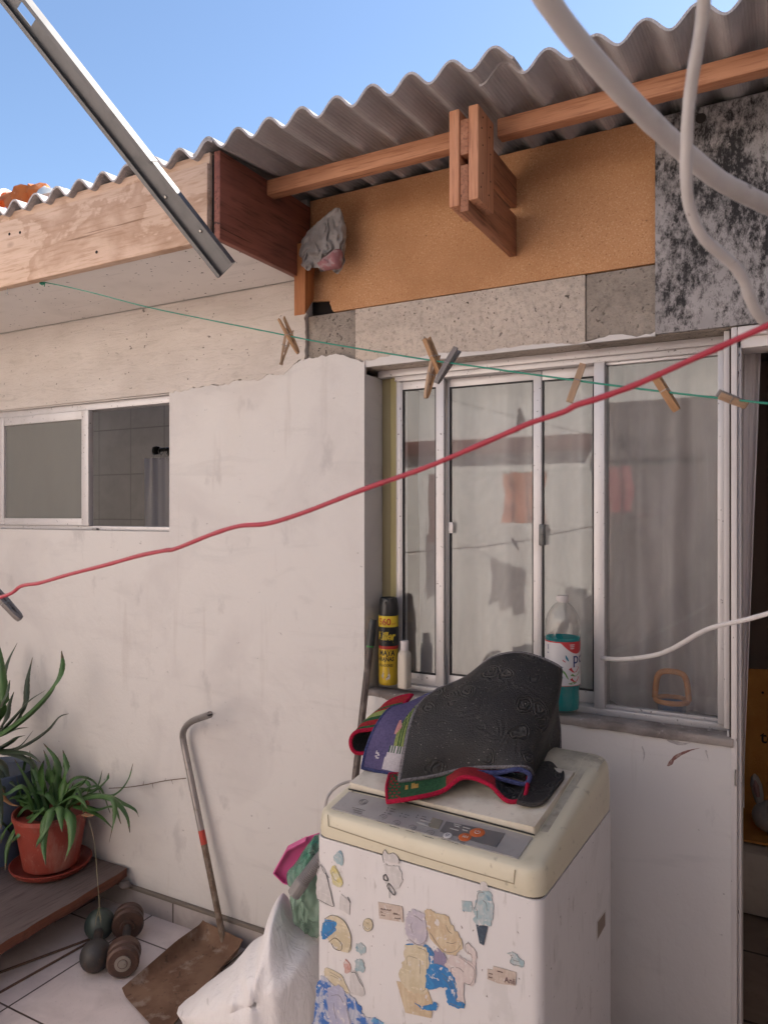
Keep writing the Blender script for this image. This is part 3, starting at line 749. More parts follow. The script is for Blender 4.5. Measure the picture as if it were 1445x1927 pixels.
for nm, c, r, m, gl in (('button', g3(1012, 553), .0165, ORANGE, 'p'), ('button', g3(936, 580), .0140, ORANGE, 's'), ('button', g3(828, 570), .0095, PALE, 'd')):
    ct = onp(*c); mb = MB(); disc(mb, ct, r, .0022)
    q = r * .34
    ey = Vector((0, 1, .17)).normalized()
    def P2(x, y): return ct + Vector((x, 0, 0)) + ey * y + PN * .0024
    if gl == 'p':
        mb.tube([P2(q * math.sin(a), q * math.cos(a)) for a in [math.radians(40 + 280 * k / 14) for k in range(15)]], .0008, 5, 1)
        mb.tube([P2(0, q * .2), P2(0, q * 1.15)], .0008, 5, 1)
    elif gl == 's':
        for dx in (-q, 0.0): mb.tube([P2(dx, -q * .8), P2(dx + q, 0), P2(dx, q * .8), P2(dx, -q * .8)], .0006, 5, 1)
        mb.tube([P2(q * 1.3, -q * .8), P2(q * 1.3, q * .8)], .0006, 5, 1)
    else:
        mb.tube([P2(-q, -q), P2(-q, q), P2(q, q), P2(q * .2, -q), P2(-q, -q)], .0006, 5, 1)
    wp(nm, mb, [m, PALE if gl != 'd' else INK], cp, label={'p': 'round orange power button', 's': 'smaller orange start button', 'd': 'small white button'}[gl])
mb = MB()
for px, py in ((428, 455), (512, 492), (610, 520), (720, 552)):
    c = onp(*g3(px, py)); ey = Vector((0, 1, .17)).normalized()
    mb.tube([c + Vector((.009 * math.cos(a), 0, 0)) + ey * (.009 * math.sin(a)) + PN * .001 for a in [math.radians(-70 + 250 * k / 16) for k in range(17)]], .0005, 4)
    mb.tube([c + Vector((-.004, 0, 0)) + PN * .001, c + Vector((.001, 0, 0)) - ey * .003 + PN * .001, c + Vector((.004, 0, 0)) + ey * .003 + PN * .001], .0005, 4)
c = onp(*g3(308, 362)); ey = Vector((0, 1, .17)).normalized()
mb.tube([c + Vector((.010 * math.cos(a), 0, 0)) + ey * (.010 * math.sin(a)) + PN * .001 for a in [math.radians(360 * k / 20) for k in range(20)]], .0005, 4, closed=True)
mb.tube([c + Vector((.005 * math.cos(a), 0, 0)) + ey * (.005 * math.sin(a)) + PN * .001 for a in [math.radians(120 + 300 * k / 12) for k in range(13)]], .0005, 4)
for px, py in ((460, 398), (452, 412), (440, 427), (430, 441), (545, 432), (535, 448), (644, 443), (636, 456), (895, 596)):
    disc(mb, onp(*g3(px, py)), .0014, .0008)
for (px, py, L) in ((478, 402, .010), (470, 417, .012), (458, 433, .010), (565, 440, .012), (552, 454, .010), (668, 450, .012), (660, 464, .012), (240, 395, .034), (245, 410, .026), (250, 424, .020), (390, 478, .024), (472, 510, .024), (570, 538, .022), (672, 570, .026), (790, 590, .020), (850, 610, .006), (872, 618, .006), (905, 606, .010), (903, 616, .010)):
    c = onp(*g3(px, py)); ey = Vector((0, 1, .17)).normalized(); rr_ = random.Random(px)
    x = 0
    while x < L:
        s = .0012 + rr_.random() * .0018
        mb.obox(c + Vector((x + s / 2, 0, 0)) + PN * .0008, (Vector((1, 0, 0)), ey, PN), (s / 2, .0006 + rr_.random() * .0005, .0002)); x += s + .0009
wp('printing', mb, INK, cp)
INDG = M('indicator_grey', (.36, .35, .34), .4)
for px, py, L in ((660, 476, .026), (650, 498, .026), (640, 490, .02), (845, 528, .02), (868, 500, .018), (925, 520, .016), (920, 536, .012), (870, 512, .012)):
    c = onp(*g3(px, py)); mb = MB()
    mb.tube([c + Vector((0, 0, 0)) + PN * .0016, c + Vector((L, 0, 0)) + PN * .0016], .0011, 6); wp('indicator', mb, INDG, cp)
# lid
mb = MB(); rows = []; x0, x1 = .024, .498
def lf(x): return .108 + .006 * math.sin(PI * (x - x0) / (x1 - x0)) - .003
def lz(y): return .890 + (y - .11) * .155
def bow(x): return -.006 * math.sin(PI * (x - x0) / (x1 - x0))
for q in range(13):
    r = []
    for k in range(25):
        x = lerp(x0, x1, k / 24); y = lerp(lf(x), .364, q / 12); r.append(Vector((x, y, lz(y) + (bow(x) * (1 - q / 12) ** 2))))
    rows.append(r)
slab(mb, rows, .027)
lid = wp('lid', mb, LIDM, ang=50)
bv = lid.modifiers.new('edge', 'BEVEL'); bv.width = .004; bv.segments = 2; bv.limit_method = 'ANGLE'; bv.angle_limit = math.radians(50)
mb = MB(); mb.grid([[Vector((lerp(x0 - .002, x1 + .002, k / 20), lf(lerp(x0, x1, k / 20)) - .0022, z)) for k in range(21)] for z in (.8715, .8755)])
wp('gap_shade', mb, BLACKG, lid)  # black strip paints the shade between lid and control panel
# power cord over the back corner
mb = MB(); mb.tube(cr([PD(672, 1470, 2.02), PD(655, 1472, 2.02), PD(637, 1479, 2.01), PD(622, 1492, 2.0), PD(614, 1508, 1.99), PD(612, 1540, 2.0), PD(618, 1640, 2.05)], 6), .0042, 8)
for i, v in enumerate(mb.v): mb.v[i] = mloc(v)
wp('power_cord', mb, M('grey_cord', (.42, .39, .37), .5))
# ribbed drain hose beside the body
mb = MB(); a, b, c_, d = PD(606, 1612, 1.86), PD(571, 1657, 1.87), PD(553, 1684, 1.87), PD(640, 1575, 1.9)
pts = []; rad = []
for k in range(60):
    t = k / 59; pts.append(d.lerp(a, t * 2) if t < .5 else a.lerp(b, (t - .5) * 2)); rad.append(.0165 if k % 2 else .0138)
pts += [b.lerp(c_, .02), b.lerp(c_, .1), b.lerp(c_, 1)]; rad += [.0165, .0185, .0175]
mb.tube(pts, rad, 14)
for i, v in enumerate(mb.v): mb.v[i] = mloc(v)
wp('drain_hose', mb, M('grey_hose', (.23, .21, .20), .5), ang=25)
# side label
mb = MB()
q = [mloc(hit(x, y, mw(W, 0, 0), MX)) for x, y in ((1122, 1735), (1139, 1712), (1139, 1742), (1122, 1773))]
mb.prism([Vector((W + .0004, v.y, v.z)) for v in q], (.0006, 0, 0), 0)
cc = sum(q, Vector()) / 4
mb.prism([Vector((W + .0011, lerp(cc.y, v.y, .82), lerp(cc.z, v.z, .82))) for v in q], (.0004, 0, 0), 1)
wp('rating_label', mb, [M('label_white', (.6, .57, .54), .5), M('label_brown', (.22, .16, .125), .6)])
# -------- sticker scraps on the front
def paper(name, c, c2=None, sc=60, lo=.45, hi=.6, c3=None):
    L = [('noise', sc, lo, hi, c2, .9, dict(det=4, dist=.8))] if c2 else []
    L.append(('wave', (sc * .9, sc, sc * .7), .45, .75, tuple(q * .78 for q in c), .22, dict(dist=9, det=4)))
    L.append(('noise', (40, 40, 150), .58, .66, tuple(min(.75, q * 1.25 + .04) for q in c), .5, dict(det=5)))
    if c3: L.append(('noise', sc * .8, .58, .62, c3, .9, dict(det=3, loc=(5, 2, 1))))
    L.append(('noise', 75, .60, .625, (.60, .565, .55), .9, dict(det=6)))
    return M(name, c, .45, layers=L)
SP = dict(grey=paper('scrap_grey', (.52, .49, .475), (.57, .54, .525), 25), cream=paper('scrap_cream', (.58, .50, .36), (.50, .42, .28), 22), sand=paper('scrap_sand', (.50, .38, .25), (.58, .48, .33), 30),
    lilac=paper('scrap_lilac', (.44, .40, .46), (.52, .47, .49), 20), blue=paper('scrap_blue', (.025, .16, .40), (.03, .22, .48), 30), teal=paper('scrap_teal', (.30, .40, .43), (.46, .47, .47), 40, c3=(.16, .27, .34)),
    pink=paper('scrap_pink', (.56, .47, .45), (.60, .53, .50), 30), jean=paper('scrap_dark', (.025, .045, .075), (.05, .08, .11), 50), tag=paper('scrap_tag', (.52, .43, .37), (.44, .35, .29), 50),
    yellow=paper('scrap_yellow', (.56, .48, .20), (.55, .52, .40), 50), red=paper('scrap_red', (.45, .13, .10), (.55, .40, .36), 50), swirl=paper('scrap_swirl', (.04, .14, .42), (.50, .50, .54), 26, .47, .53, (.10, .33, .52)),
    haze=paper('scrap_haze', (.36, .36, .48), (.48, .46, .52), 14), ink=INK, violet=paper('scrap_violet', (.24, .20, .30)))
LAY = [0]; SHADE = M('print_shade', (.24, .21, .19), .6)
def scrap(pts, key, label=None, torn=1.0, f=None, extra=None, smooth_=True, y=None):
    f = f or (lambda x, y: (590 + x / 5.552, 1580 + y / 5.552))
    q = [mfront(*f(*p)) for p in pts]; LAY[0] += 1
    if smooth_: q = cr(q + [q[0]], 9)[:-1]
    lay = (-.0007 if y is None else y * .5) - .00008 * (LAY[0] % 9)
    o = []
    for p in q: o.append(Vector((p.x + (noise.noise(p * 130) * .0022 + noise.noise(p * 420) * .0012) * torn, lay, p.z + (noise.noise(p * 130 + Vector((9, 0, 0))) * .0022 + noise.noise(p * 420 + Vector((9, 0, 0))) * .0012) * torn)))
    mb = MB(); mb.prism(o, (0, -lay - .0002, 0) if y is None else (0, .0004, 0), 0)
    mats = [SP[key]]
    if extra is None and len(pts) > 6 and key not in ('grey', 'swirl'):
        rr = random.Random(len(pts) * 7 + LAY[0]); cx_ = sum(p[0] for p in pts) / len(pts); cy_ = sum(p[1] for p in pts) / len(pts)
        def outline(mb, f, lay):
            a = rr.randrange(len(pts)); P_ = [(lerp(pts[(a + k) % len(pts)][0], cx_, .10), lerp(pts[(a + k) % len(pts)][1], cy_, .10)) for k in range(max(3, len(pts) // 2))]
            stroke(mb, P_, f, lay, .00045, 1, 6)
            for q in (.35, .55):
                a = rr.randrange(len(pts)); stroke(mb, [(lerp(pts[(a + k) % len(pts)][0], cx_, q), lerp(pts[(a + k) % len(pts)][1], cy_, q + .1 * k)) for k in range(3)], f, lay, .0004, 1, 6)
            return [SHADE]
        extra = outline
    if extra: mats += extra(mb, f, lay)
    return wp('sticker', mb, mats, smooth=False, label=label)
def stroke(mb, pts, f, lay, r=.0007, mi=1, n=4):
    mb.tube(cr([Vector((mfront(*f(*p)).x, lay - .0003, mfront(*f(*p)).z)) for p in pts], n), r, 5, mi)
g4 = lambda x, y: (590 + x / 5.552, 1580 + y / 5.552)
g5 = lambda x, y: (800 + x / 6.278, 1620 + y / 6.278)
scrap([(210, 190), (260, 120), (300, 130), (310, 200), (295, 275), (215, 225)], 'teal', 'small torn blue sticker near the top left')
scrap([(170, 330), (215, 275), (250, 320), (300, 430), (285, 500), (205, 470), (190, 400)], 'yellow', 'small yellow sticker remnant')
scrap([(40, 330), (75, 260), (130, 350), (150, 430), (205, 660), (195, 700), (40, 620)], 'grey', 'bare grey glue patch', extra=lambda mb, f, lay: (stroke(mb, [(130, 350), (155, 440), (205, 660), (195, 700), (40, 620)], f, lay, .0006), stroke(mb, [(45, 360), (75, 262), (110, 340), (165, 400)], f, lay, .0006), [SP['ink']])[-1])
scrap([(275, 600), (290, 570), (385, 660), (375, 790), (270, 730)], 'grey', 'pale square glue patch', smooth_=False, extra=lambda mb, f, lay: (stroke(mb, [(360, 600), (385, 660)], f, lay, .001), [SP['ink']])[-1])
scrap([(90, 900), (125, 850), (225, 845), (235, 930), (200, 990), (150, 1030), (110, 1045), (85, 1000)], 'blue', 'torn blue sticker remnant with white tears', torn=2, y=-.0022)
scrap([(120, 830), (200, 790), (310, 840), (380, 960), (395, 1080), (370, 1180), (250, 1150), (170, 1070), (110, 950)], 'cream', 'cream backing left by a peeled round sticker', y=-.0014, extra=lambda mb, f, lay: (stroke(mb, [(160, 1075), (230, 1030), (300, 1100), (285, 1160), (220, 1140), (190, 1085)], f, lay, .0006), stroke(mb, [(120, 830), (200, 792), (310, 842), (382, 965), (396, 1080), (370, 1180)], f, lay, .0005), [SP['ink']])[-1])
def smile(mb, f, lay):
    stroke(mb, [(570 + 50 * math.cos(a), 893 + 68 * math.sin(a)) for a in [2 * PI * k / 14 for k in range(15)]], f, lay, .0005)
    stroke(mb, [(535, 905), (550, 930), (575, 938), (590, 925)], f, lay, .0006); stroke(mb, [(556, 868), (558, 884)], f, lay, .0006); stroke(mb, [(572, 872), (574, 888)], f, lay, .0006)
    return [M('faded_ink', (.30, .27, .2), .7)]
scrap([(570 + 50 * math.cos(a), 893 + 68 * math.sin(a)) for a in [2 * PI * k / 8 for k in range(8)]], 'cream', 'small round smiley sticker', torn=.2, extra=smile)
def art(seed, n=5):
    def g(mb, f, lay):
        return []
    return g
def hand(mb, f, lay):
    rr = random.Random(3)
    for (x, y, n) in ((705, 728, 9), (705, 762, 2), (712, 795, 3), (835, 780, 6), (850, 825, 5)):
        for k in range(n):
            a, b = x + k * 12, y + k * 2; stroke(mb, [(a, b), (a + 4 + rr.random() * 4, b - 16 * rr.random()), (a + 9, b + 3)], f, lay, .0005, 1, 3)
    return [M('pen_ink', (.12, .07, .07), .7)]
scrap([(678, 655), (930, 700), (938, 865), (690, 825)], 'tag', 'beige name tag sticker with faded handwriting', torn=.3, smooth_=False, extra=hand)
scrap([(445, 1090), (500, 1090), (550, 1135), (520, 1200), (450, 1160)], 'teal', 'small pale blue scrap in the middle of the left column', torn=2)
scrap([(450, 1260), (500, 1270), (540, 1320), (520, 1385), (440, 1360)], 'teal', 'lowest small pale blue scrap of the left column', torn=2.5)
scrap([(315, 1290), (340, 1255), (390, 1320), (400, 1350), (385, 1385), (335, 1400)], 'red', 'small faded red sticker', torn=1.5)
scrap([(380, 1480), (395, 1400), (440, 1380), (520, 1540), (520, 1640), (390, 1600)], 'grey', 'grey glue patch above the blue poster scrap', extra=lambda mb, f, lay: (stroke(mb, [(400, 1390), (440, 1395), (480, 1480), (520, 1540)], f, lay, .0007), [SP['ink']])[-1])
scrap([(110, 1380), (140, 1340), (290, 1420), (330, 1500), (380, 1620), (250, 1560), (130, 1450)], 'cream', 'cream torn backing above the blue poster scrap')
scrap([(38, 1530), (105, 1420), (160, 1480), (330, 1600), (420, 1660), (490, 1760), (540, 1850), (700, 1900), (720, 2010), (50, 2010)], 'swirl', 'torn blue patterned poster scrap at the lower left corner', torn=3)
scrap([(150, 1560), (270, 1520), (345, 1640), (360, 1760), (400, 2010), (210, 2010), (160, 1800)], 'haze', 'lilac scrap on the blue poster', torn=2, y=-.0034)
scrap([(725, 150), (750, 105), (790, 150), (850, 140), (890, 190), (895, 250), (740, 215)], 'grey', 'clear peeling sticker across the seam', y=-.0030, extra=lambda mb, f, lay: (stroke(mb, [(740, 240), (725, 160), (750, 107), (785, 150), (840, 140), (890, 190), (895, 250)], f, lay - .0001, .0006), [SP['ink']])[-1])
scrap([(740, 260), (890, 290), (920, 350), (930, 430), (880, 500), (760, 470), (750, 380)], 'grey', 'grey glue patch under the seam', torn=2, extra=lambda mb, f, lay: (stroke(mb, [(770, 490), (795, 460), (850, 540), (850, 580), (820, 560), (775, 500)], f, lay, .0012), stroke(mb, [(795, 470), (798, 610)], f, lay, .0006), stroke(mb, [(735, 380), (760, 370), (782, 425), (740, 420), (735, 380)], f, lay, .0016), [SP['ink']])[-1])
# the big cluster in the middle: only plain torn paper is left of it
scrap([(955, 1105), (1060, 1090), (1190, 1110), (1260, 1200), (1278, 1330), (1230, 1420), (1100, 1380), (960, 1250)], 'blue', 'blue torn paper in the middle of the big scrap cluster', y=-.0016)
scrap([(880, 1490), (960, 1500), (1210, 1600), (1240, 1700), (1225, 1860), (960, 1810)], 'sand', 'sand coloured torn paper at the bottom of the cluster', torn=2, y=-.0016, smooth_=False)
scrap([(968, 770), (1040, 738), (1110, 752), (1178, 800), (1200, 1000), (1170, 1090), (1090, 1120), (1000, 1060), (958, 900), (985, 780)], 'lilac', 'pale lilac torn paper at the top of the cluster', torn=2, y=-.0022)
scrap([(950, 1110), (1100, 1105), (1190, 1150), (1200, 1300), (1190, 1560), (1150, 1615), (1000, 1580), (895, 1460), (900, 1380), (940, 1280)], 'cream', 'large pale yellow torn paper at the left of the cluster', torn=2, y=-.0025)
scrap([(0, 600), (60, 575), (140, 620), (270, 660), (330, 790), (430, 920), (440, 1020), (380, 1090), (270, 1110), (170, 1040), (40, 850)], 'sand', 'tan torn paper at the upper right of the cluster', torn=2, f=g5, y=-.0022)
scrap([(100, 1080), (180, 1050), (250, 1150), (250, 1270), (130, 1240)], 'violet', 'dark torn paper between the scraps', torn=2, f=g5, y=-.0019)
scrap([(245, 1200), (300, 1130), (400, 1110), (500, 1180), (590, 1260), (600, 1360), (550, 1470), (470, 1450), (450, 1700), (390, 1680), (330, 1450), (260, 1330)], 'pink', 'pale pink torn paper at the right of the cluster', torn=2.5, f=g5, y=-.0025)
scrap([(470, 990), (510, 960), (560, 1020), (600, 1080), (590, 1230), (560, 1240), (555, 1130), (480, 1080)], 'pink', 'thin pale pink strip above the cluster', torn=2, f=g5)
scrap([(5, 1340), (60, 1240), (180, 1230), (320, 1330), (380, 1500), (380, 1650), (455, 1680), (450, 1750), (300, 1700), (250, 1580), (240, 1490), (90, 1520), (20, 1500)], 'blue', 'bright blue torn paper low in the cluster', torn=2, f=g5, y=-.0029)
scrap([(1060, 1710), (1130, 1740), (1280, 1710), (1280, 1780), (1150, 1780)], 'blue', 'thin blue strip at the bottom of the cluster', torn=1.5, y=-.0029)
scrap([(430, 475), (550, 490), (555, 570), (540, 610), (440, 590)], 'teal', 'small pale blue rectangle beside the dark paper', torn=1, f=g5, smooth_=False)
scrap([(650, 260), (690, 240), (730, 270), (740, 350), (655, 340)], 'grey', 'white paper scrap lapping over the cream seam', f=g5, y=-.0030)
scrap([(620, 370), (700, 355), (790, 420), (800, 680), (750, 760), (590, 750), (590, 640), (570, 580), (610, 460)], 'teal', 'tall faded blue paper strip under the seam', torn=2, f=g5)
scrap([(595, 755), (740, 775), (690, 995), (640, 980)], 'jean', 'dark blue torn paper wedge', torn=1, f=g5, smooth_=False)
scrap([(980, 1085), (1030, 1075), (1100, 1130), (1155, 1180), (1160, 1260), (1010, 1220), (1020, 1140)], 'teal', 'pale blue scrap at the right edge', torn=2, f=g5)
def tag2(mb, f, lay):
    o = mfront(*f(940, 1435)); ex = (mfront(*f(1060, 1462)) - o).normalized()
    text(mb, 'Anii', .016, lambda x, y: Vector((o.x, lay - .0003, o.z)) + Vector((ex.x, 0, ex.z)) * x + Vector((0, 0, y)), 1, bold=.0004, sx=.9)
    for (x, y, n) in ((855, 1308, 6), (755, 1335, 4), (752, 1378, 4)):
        for k in range(n): a, b = x + k * 11, y + k * 3; stroke(mb, [(a, b), (a + 5, b - 8), (a + 9, b + 3)], f, lay, .0005, 1, 3)
    return [bpy.data.materials['pen_ink']]
scrap([(735, 1275), (800, 1290), (808, 1245), (1075, 1320), (1070, 1480), (870, 1450), (735, 1400)], 'tag', 'beige name tag sticker with bold handwriting', torn=.6, f=g5, smooth_=False, extra=tag2)

# ------------------------------------------------------------------ mats heaped on the lid
def rubber():
    t = NT('embossed_rubber')
    n = t.tex('noise', 7, det=1.2, dist=.5); w = t.math('SINE', t.math('MULTIPLY', n, 70), 0)
    n2 = t.rng(t.tex('noise', 8, det=1, loc=(4, 1, 0)), .42, .52)
    dots = t.tex('voronoi', 330)
    v = t.n('ShaderNodeTexVoronoi'); v.inputs['Scale'].default_value = 17; nn_ = t.n('ShaderNodeTexNoise'); nn_.inputs['Scale'].default_value = 22; nn_.inputs['Detail'].default_value = 2
    va = t.n('ShaderNodeVectorMath', operation='MULTIPLY_ADD'); t.l(nn_.outputs['Color'], va.inputs[0]); va.inputs[1].default_value = (.045,) * 3; t.l(t.tc.outputs['Object'], va.inputs[2]); t.l(t.tc.outputs['Object'], nn_.inputs['Vector']); t.l(va.outputs[0], v.inputs['Vector'])
    ring = t.math('MULTIPLY', t.math('SINE', t.math('MULTIPLY', v.outputs['Distance'], 46), 0), t.rng(v.outputs['Distance'], .50, .36))
    rim = t.math('MULTIPLY', ring, t.rng(t.tex('noise', 6, det=1, loc=(4, 1, 0)), .30, .42))
    h = t.math('ADD', t.math('ADD', t.math('MULTIPLY', rim, 1.0), t.math('MULTIPLY', t.math('MULTIPLY', w, n2), .22)), t.math('MULTIPLY', dots, -.6))
    c = t.mix(t.rng(t.tex('noise', 5, det=5), .4, .7), col((.021, .019, .018)), col((.033, .030, .028)))
    c = t.mix(t.rng(t.tex('noise', 60, det=4), .60, .72, 0, .35), c, col((.10, .085, .07)))
    c = t.mix(t.math('MULTIPLY', t.rng(rim, .2, .9), .5), c, col((.105, .098, .092)))  # glints on the raised rings painted in as lighter grey
    c = t.mix(t.rng(t.tex('noise', 240, det=1, loc=(1, 5, 2)), .72, .74, 0, .8), c, col((.30, .27, .25)))
    return t.done(t.bsdf(c, .50, 0, .38, h, .9, .0026))
RUB = rubber()
def felt(name, a, b, sc=160): return M(name, a, .95, spec=.15, layers=[('noise', sc, .42, .62, b, .8, dict(det=4)), ('noise', 6, .5, .7, tuple(q * .7 for q in a), .5)], bump=('noise', 320, .5, .002))
PURP = felt('purple_felt', (.105, .088, .175), (.075, .062, .135)); GRNF = felt('green_felt', (.035, .10, .045), (.02, .06, .028)); REDF = felt('red_felt', (.30, .025, .03), (.20, .02, .025))
WHTF = felt('white_felt', (.50, .46, .47), (.42, .38, .40)); PNKF = felt('pink_felt', (.55, .27, .25), (.45, .2, .19)); LIMF = felt('lime_felt', (.26, .30, .10), (.18, .22, .07)); GLDF = felt('gold_felt', (.45, .27, .07), (.34, .19, .05))
def edging(name, a, b): return M(name, a, .9, spec=.15, layers=[('noise', 260, .45, .6, b, .9, dict(det=2))], bump=('noise', 300, .8, .003))
EG = edging('grey_edging', (.21, .195, .20), (.10, .09, .095)); EB = edging('blue_edging', (.06, .07, .17), (.03, .035, .09)); ER = edging('red_edging', (.40, .012, .045), (.24, .01, .03)); ED = edging('dark_edging', (.06, .055, .055), (.03, .028, .028))
def net(rows): return [[PD(*p) for p in r] for r in rows]
def mat(name, label, nets, group=None):
    first = nets[0]
    o0 = PD(*first['net'][0][0])
    r = root(name, o0, label, 'mat', group)
    for N in nets:
        g = surf(net(N['net']), N.get('nu', 10), N.get('nv', 10))
        for i in range(len(g)):
            for k in range(len(g[0])):
                p = g[i][k]; p += (p - EYE).normalized() * noise.noise(p * 16) * .004
        mb = MB(); per = slab(mb, g, .006 * N.get('flip', 1), 0, 1)
        if 'paint' in N:
            nc = len(g[0]) - 1; nr = len(g) - 1
            for i in range(nr):
                for k in range(nc): mb.m[i * nc + k] = N['paint']((k + .5) / nc, (i + .5) / nr)
        mk(N['name'], mb, N['mats'], r, ang=60)
        if N.get('edge'):
            per2 = [p for q, p in enumerate(per) if N.get('keep', lambda a: True)(q / len(per))]
            mb = MB(); mb.tube(per2, .0042, 7, closed=('keep' not in N), flat=1.3); mk('edging', mb, N['edge'], r)
    return r
def gnome(u, v):
    if u < .06 or v < .04: return 0
    if v < .24 and u > .34 + .12 * v: return 2
    if .24 <= v < .30 and u > .38: return (4 if int(u * 70) % 3 == 0 else 2)
    if .40 <= v < .56 and .40 < u < .40 + .10 * (1 - abs(v - .48) / .08) ** .5: return 5
    if .30 <= v < .50 and u > .44: return 4 if int(u * 66) % 3 == 0 else 3
    if .50 <= v < .80 and u > .46 + (v - .5) * .5: return 4 if int((u + v * .5) * 60) % 3 == 0 else 3
    if (u - .22) ** 2 * 3 + (v - .18) ** 2 < .004 and int(u * 90 + v * 70) % 2: return 2
    return 0
mat('door_mat', 'black rubber-backed mat with grey edging and purple face, topmost on the washing machine', [
    dict(name='rubber_back', mats=[RUB, PURP], edge=EG, nu=9, nv=10, net=[
        [(751, 1471, 1.77), (811, 1462, 1.77), (878, 1447, 1.76), (940, 1444, 1.73), (992, 1444, 1.71), (1010, 1462, 1.77), (1026, 1430, 1.86), (1055, 1409, 1.92)],
        [(760, 1415, 1.80), (822, 1400, 1.79), (885, 1385, 1.78), (950, 1385, 1.77), (1008, 1402, 1.77), (1022, 1420, 1.82), (1036, 1405, 1.88), (1055, 1392, 1.94)],
        [(772, 1360, 1.85), (832, 1342, 1.84), (900, 1325, 1.83), (965, 1320, 1.82), (1027, 1350, 1.82), (1038, 1368, 1.86), (1045, 1360, 1.92), (1054, 1367, 1.96)],
        [(790, 1322, 1.92), (850, 1300, 1.91), (915, 1272, 1.90), (985, 1268, 1.88), (1045, 1302, 1.86), (1050, 1316, 1.90), (1049, 1328, 1.94), (1051, 1343, 1.97)],
        [(822, 1296, 1.97), (874, 1274, 1.97), (928, 1236, 1.96), (985, 1228, 1.95), (1050, 1252, 1.92), (1057, 1272, 1.95), (1054, 1298, 1.97), (1050, 1320, 1.98)]]),
    dict(name='felt_side', mats=[PURP, RUB, WHTF, LIMF, GRNF, PNKF], edge=EB, nu=18, nv=14, paint=gnome, net=[
        [(681, 1445, 1.86), (715, 1453, 1.845), (752, 1461, 1.83), (800, 1464, 1.83)],
        [(690, 1407, 1.89), (725, 1412, 1.87), (765, 1417, 1.85), (806, 1415, 1.86)],
        [(707, 1366, 1.92), (740, 1365, 1.90), (775, 1365, 1.89), (815, 1365, 1.89)],
        [(733, 1333, 1.96), (765, 1328, 1.96), (795, 1322, 1.96), (830, 1322, 1.96)],
        [(765, 1324, 2.0), (790, 1313, 2.0), (812, 1304, 2.0), (850, 1304, 2.0)]]),
    dict(name='fold', mats=[PURP, WHTF], edge=EB, nu=7, nv=3, net=[
        [(890, 1451, 1.74), (935, 1452, 1.72), (975, 1446, 1.70), (999, 1458, 1.69), (990, 1478, 1.69), (958, 1473, 1.70), (915, 1460, 1.735)],
        [(890, 1449, 1.80), (935, 1450, 1.79), (975, 1443, 1.77), (994, 1455, 1.76), (987, 1472, 1.76), (960, 1467, 1.77), (915, 1455, 1.80)]])])
def xmas(u, v):
    if (u - .165) ** 2 * 7 + (v - .42) ** 2 < .012 and ((u * 50) % 2 < 1.3): return 3
    if u > .62: return 1
    if u < .31: return 2 if (u > .09 or (int(v * 40 + u * 100) % 3)) else 0
    if u < .36 and v > .5: return 2
    return 0
RM = [REDF, RUB, GRNF, GLDF]
mat('festive_mat', 'red-edged festive mat with green and gold pattern, lowest in the heap on the washing machine', [
    dict(name='felt_side', mats=RM, edge=ER, nu=9, nv=9, paint=xmas, net=[
        [(728, 1508, 1.70), (768, 1502, 1.685), (829, 1488, 1.70), (871, 1461, 1.70), (920, 1474, 1.68), (954, 1505, 1.655), (982, 1502, 1.655), (990, 1478, 1.68)],
        [(728, 1480, 1.75), (768, 1478, 1.755), (829, 1466, 1.76), (871, 1447, 1.75), (920, 1455, 1.73), (954, 1480, 1.71), (985, 1478, 1.71), (992, 1462, 1.73)],
        [(733, 1456, 1.815), (775, 1454, 1.82), (830, 1444, 1.84), (880, 1430, 1.83), (930, 1436, 1.81), (960, 1452, 1.79), (990, 1452, 1.79), (1000, 1444, 1.80)]]),
    dict(name='rolled_end', mats=[REDF, RUB, LIMF, GRNF], edge=ER, nu=8, nv=8, paint=lambda u, v: (2 if .35 < v < .6 else 0) if int(v * 9) % 3 else 3, net=[
        [(700, 1420, 1.99), (668, 1418, 1.99), (658, 1396, 2.0), (668, 1377, 2.0), (700, 1371, 2.0), (735, 1362, 2.0)],
        [(720, 1410, 2.03), (690, 1405, 2.03), (678, 1375, 2.04), (690, 1352, 2.04), (722, 1342, 2.04), (750, 1336, 2.04)],
        [(745, 1400, 2.07), (720, 1390, 2.07), (708, 1352, 2.08), (722, 1326, 2.08), (748, 1312, 2.08), (775, 1306, 2.08)]])])
mat('black_mat', 'dark folded mat with dull edging sticking out at the right of the heap', [
    dict(name='rubber_back', mats=[RUB, RUB], edge=ED, nu=8, nv=8, net=[
        [(975, 1508, 1.63), (1003, 1512, 1.62), (1026, 1502, 1.635), (1057, 1464, 1.735)],
        [(985, 1486, 1.685), (1010, 1482, 1.69), (1035, 1464, 1.74), (1059, 1452, 1.78)],
        [(990, 1458, 1.75), (1015, 1444, 1.79), (1037, 1434, 1.83), (1057, 1442, 1.84)],
        [(992, 1450, 1.83), (1012, 1432, 1.86), (1035, 1428, 1.90), (1050, 1434, 1.91)]])])

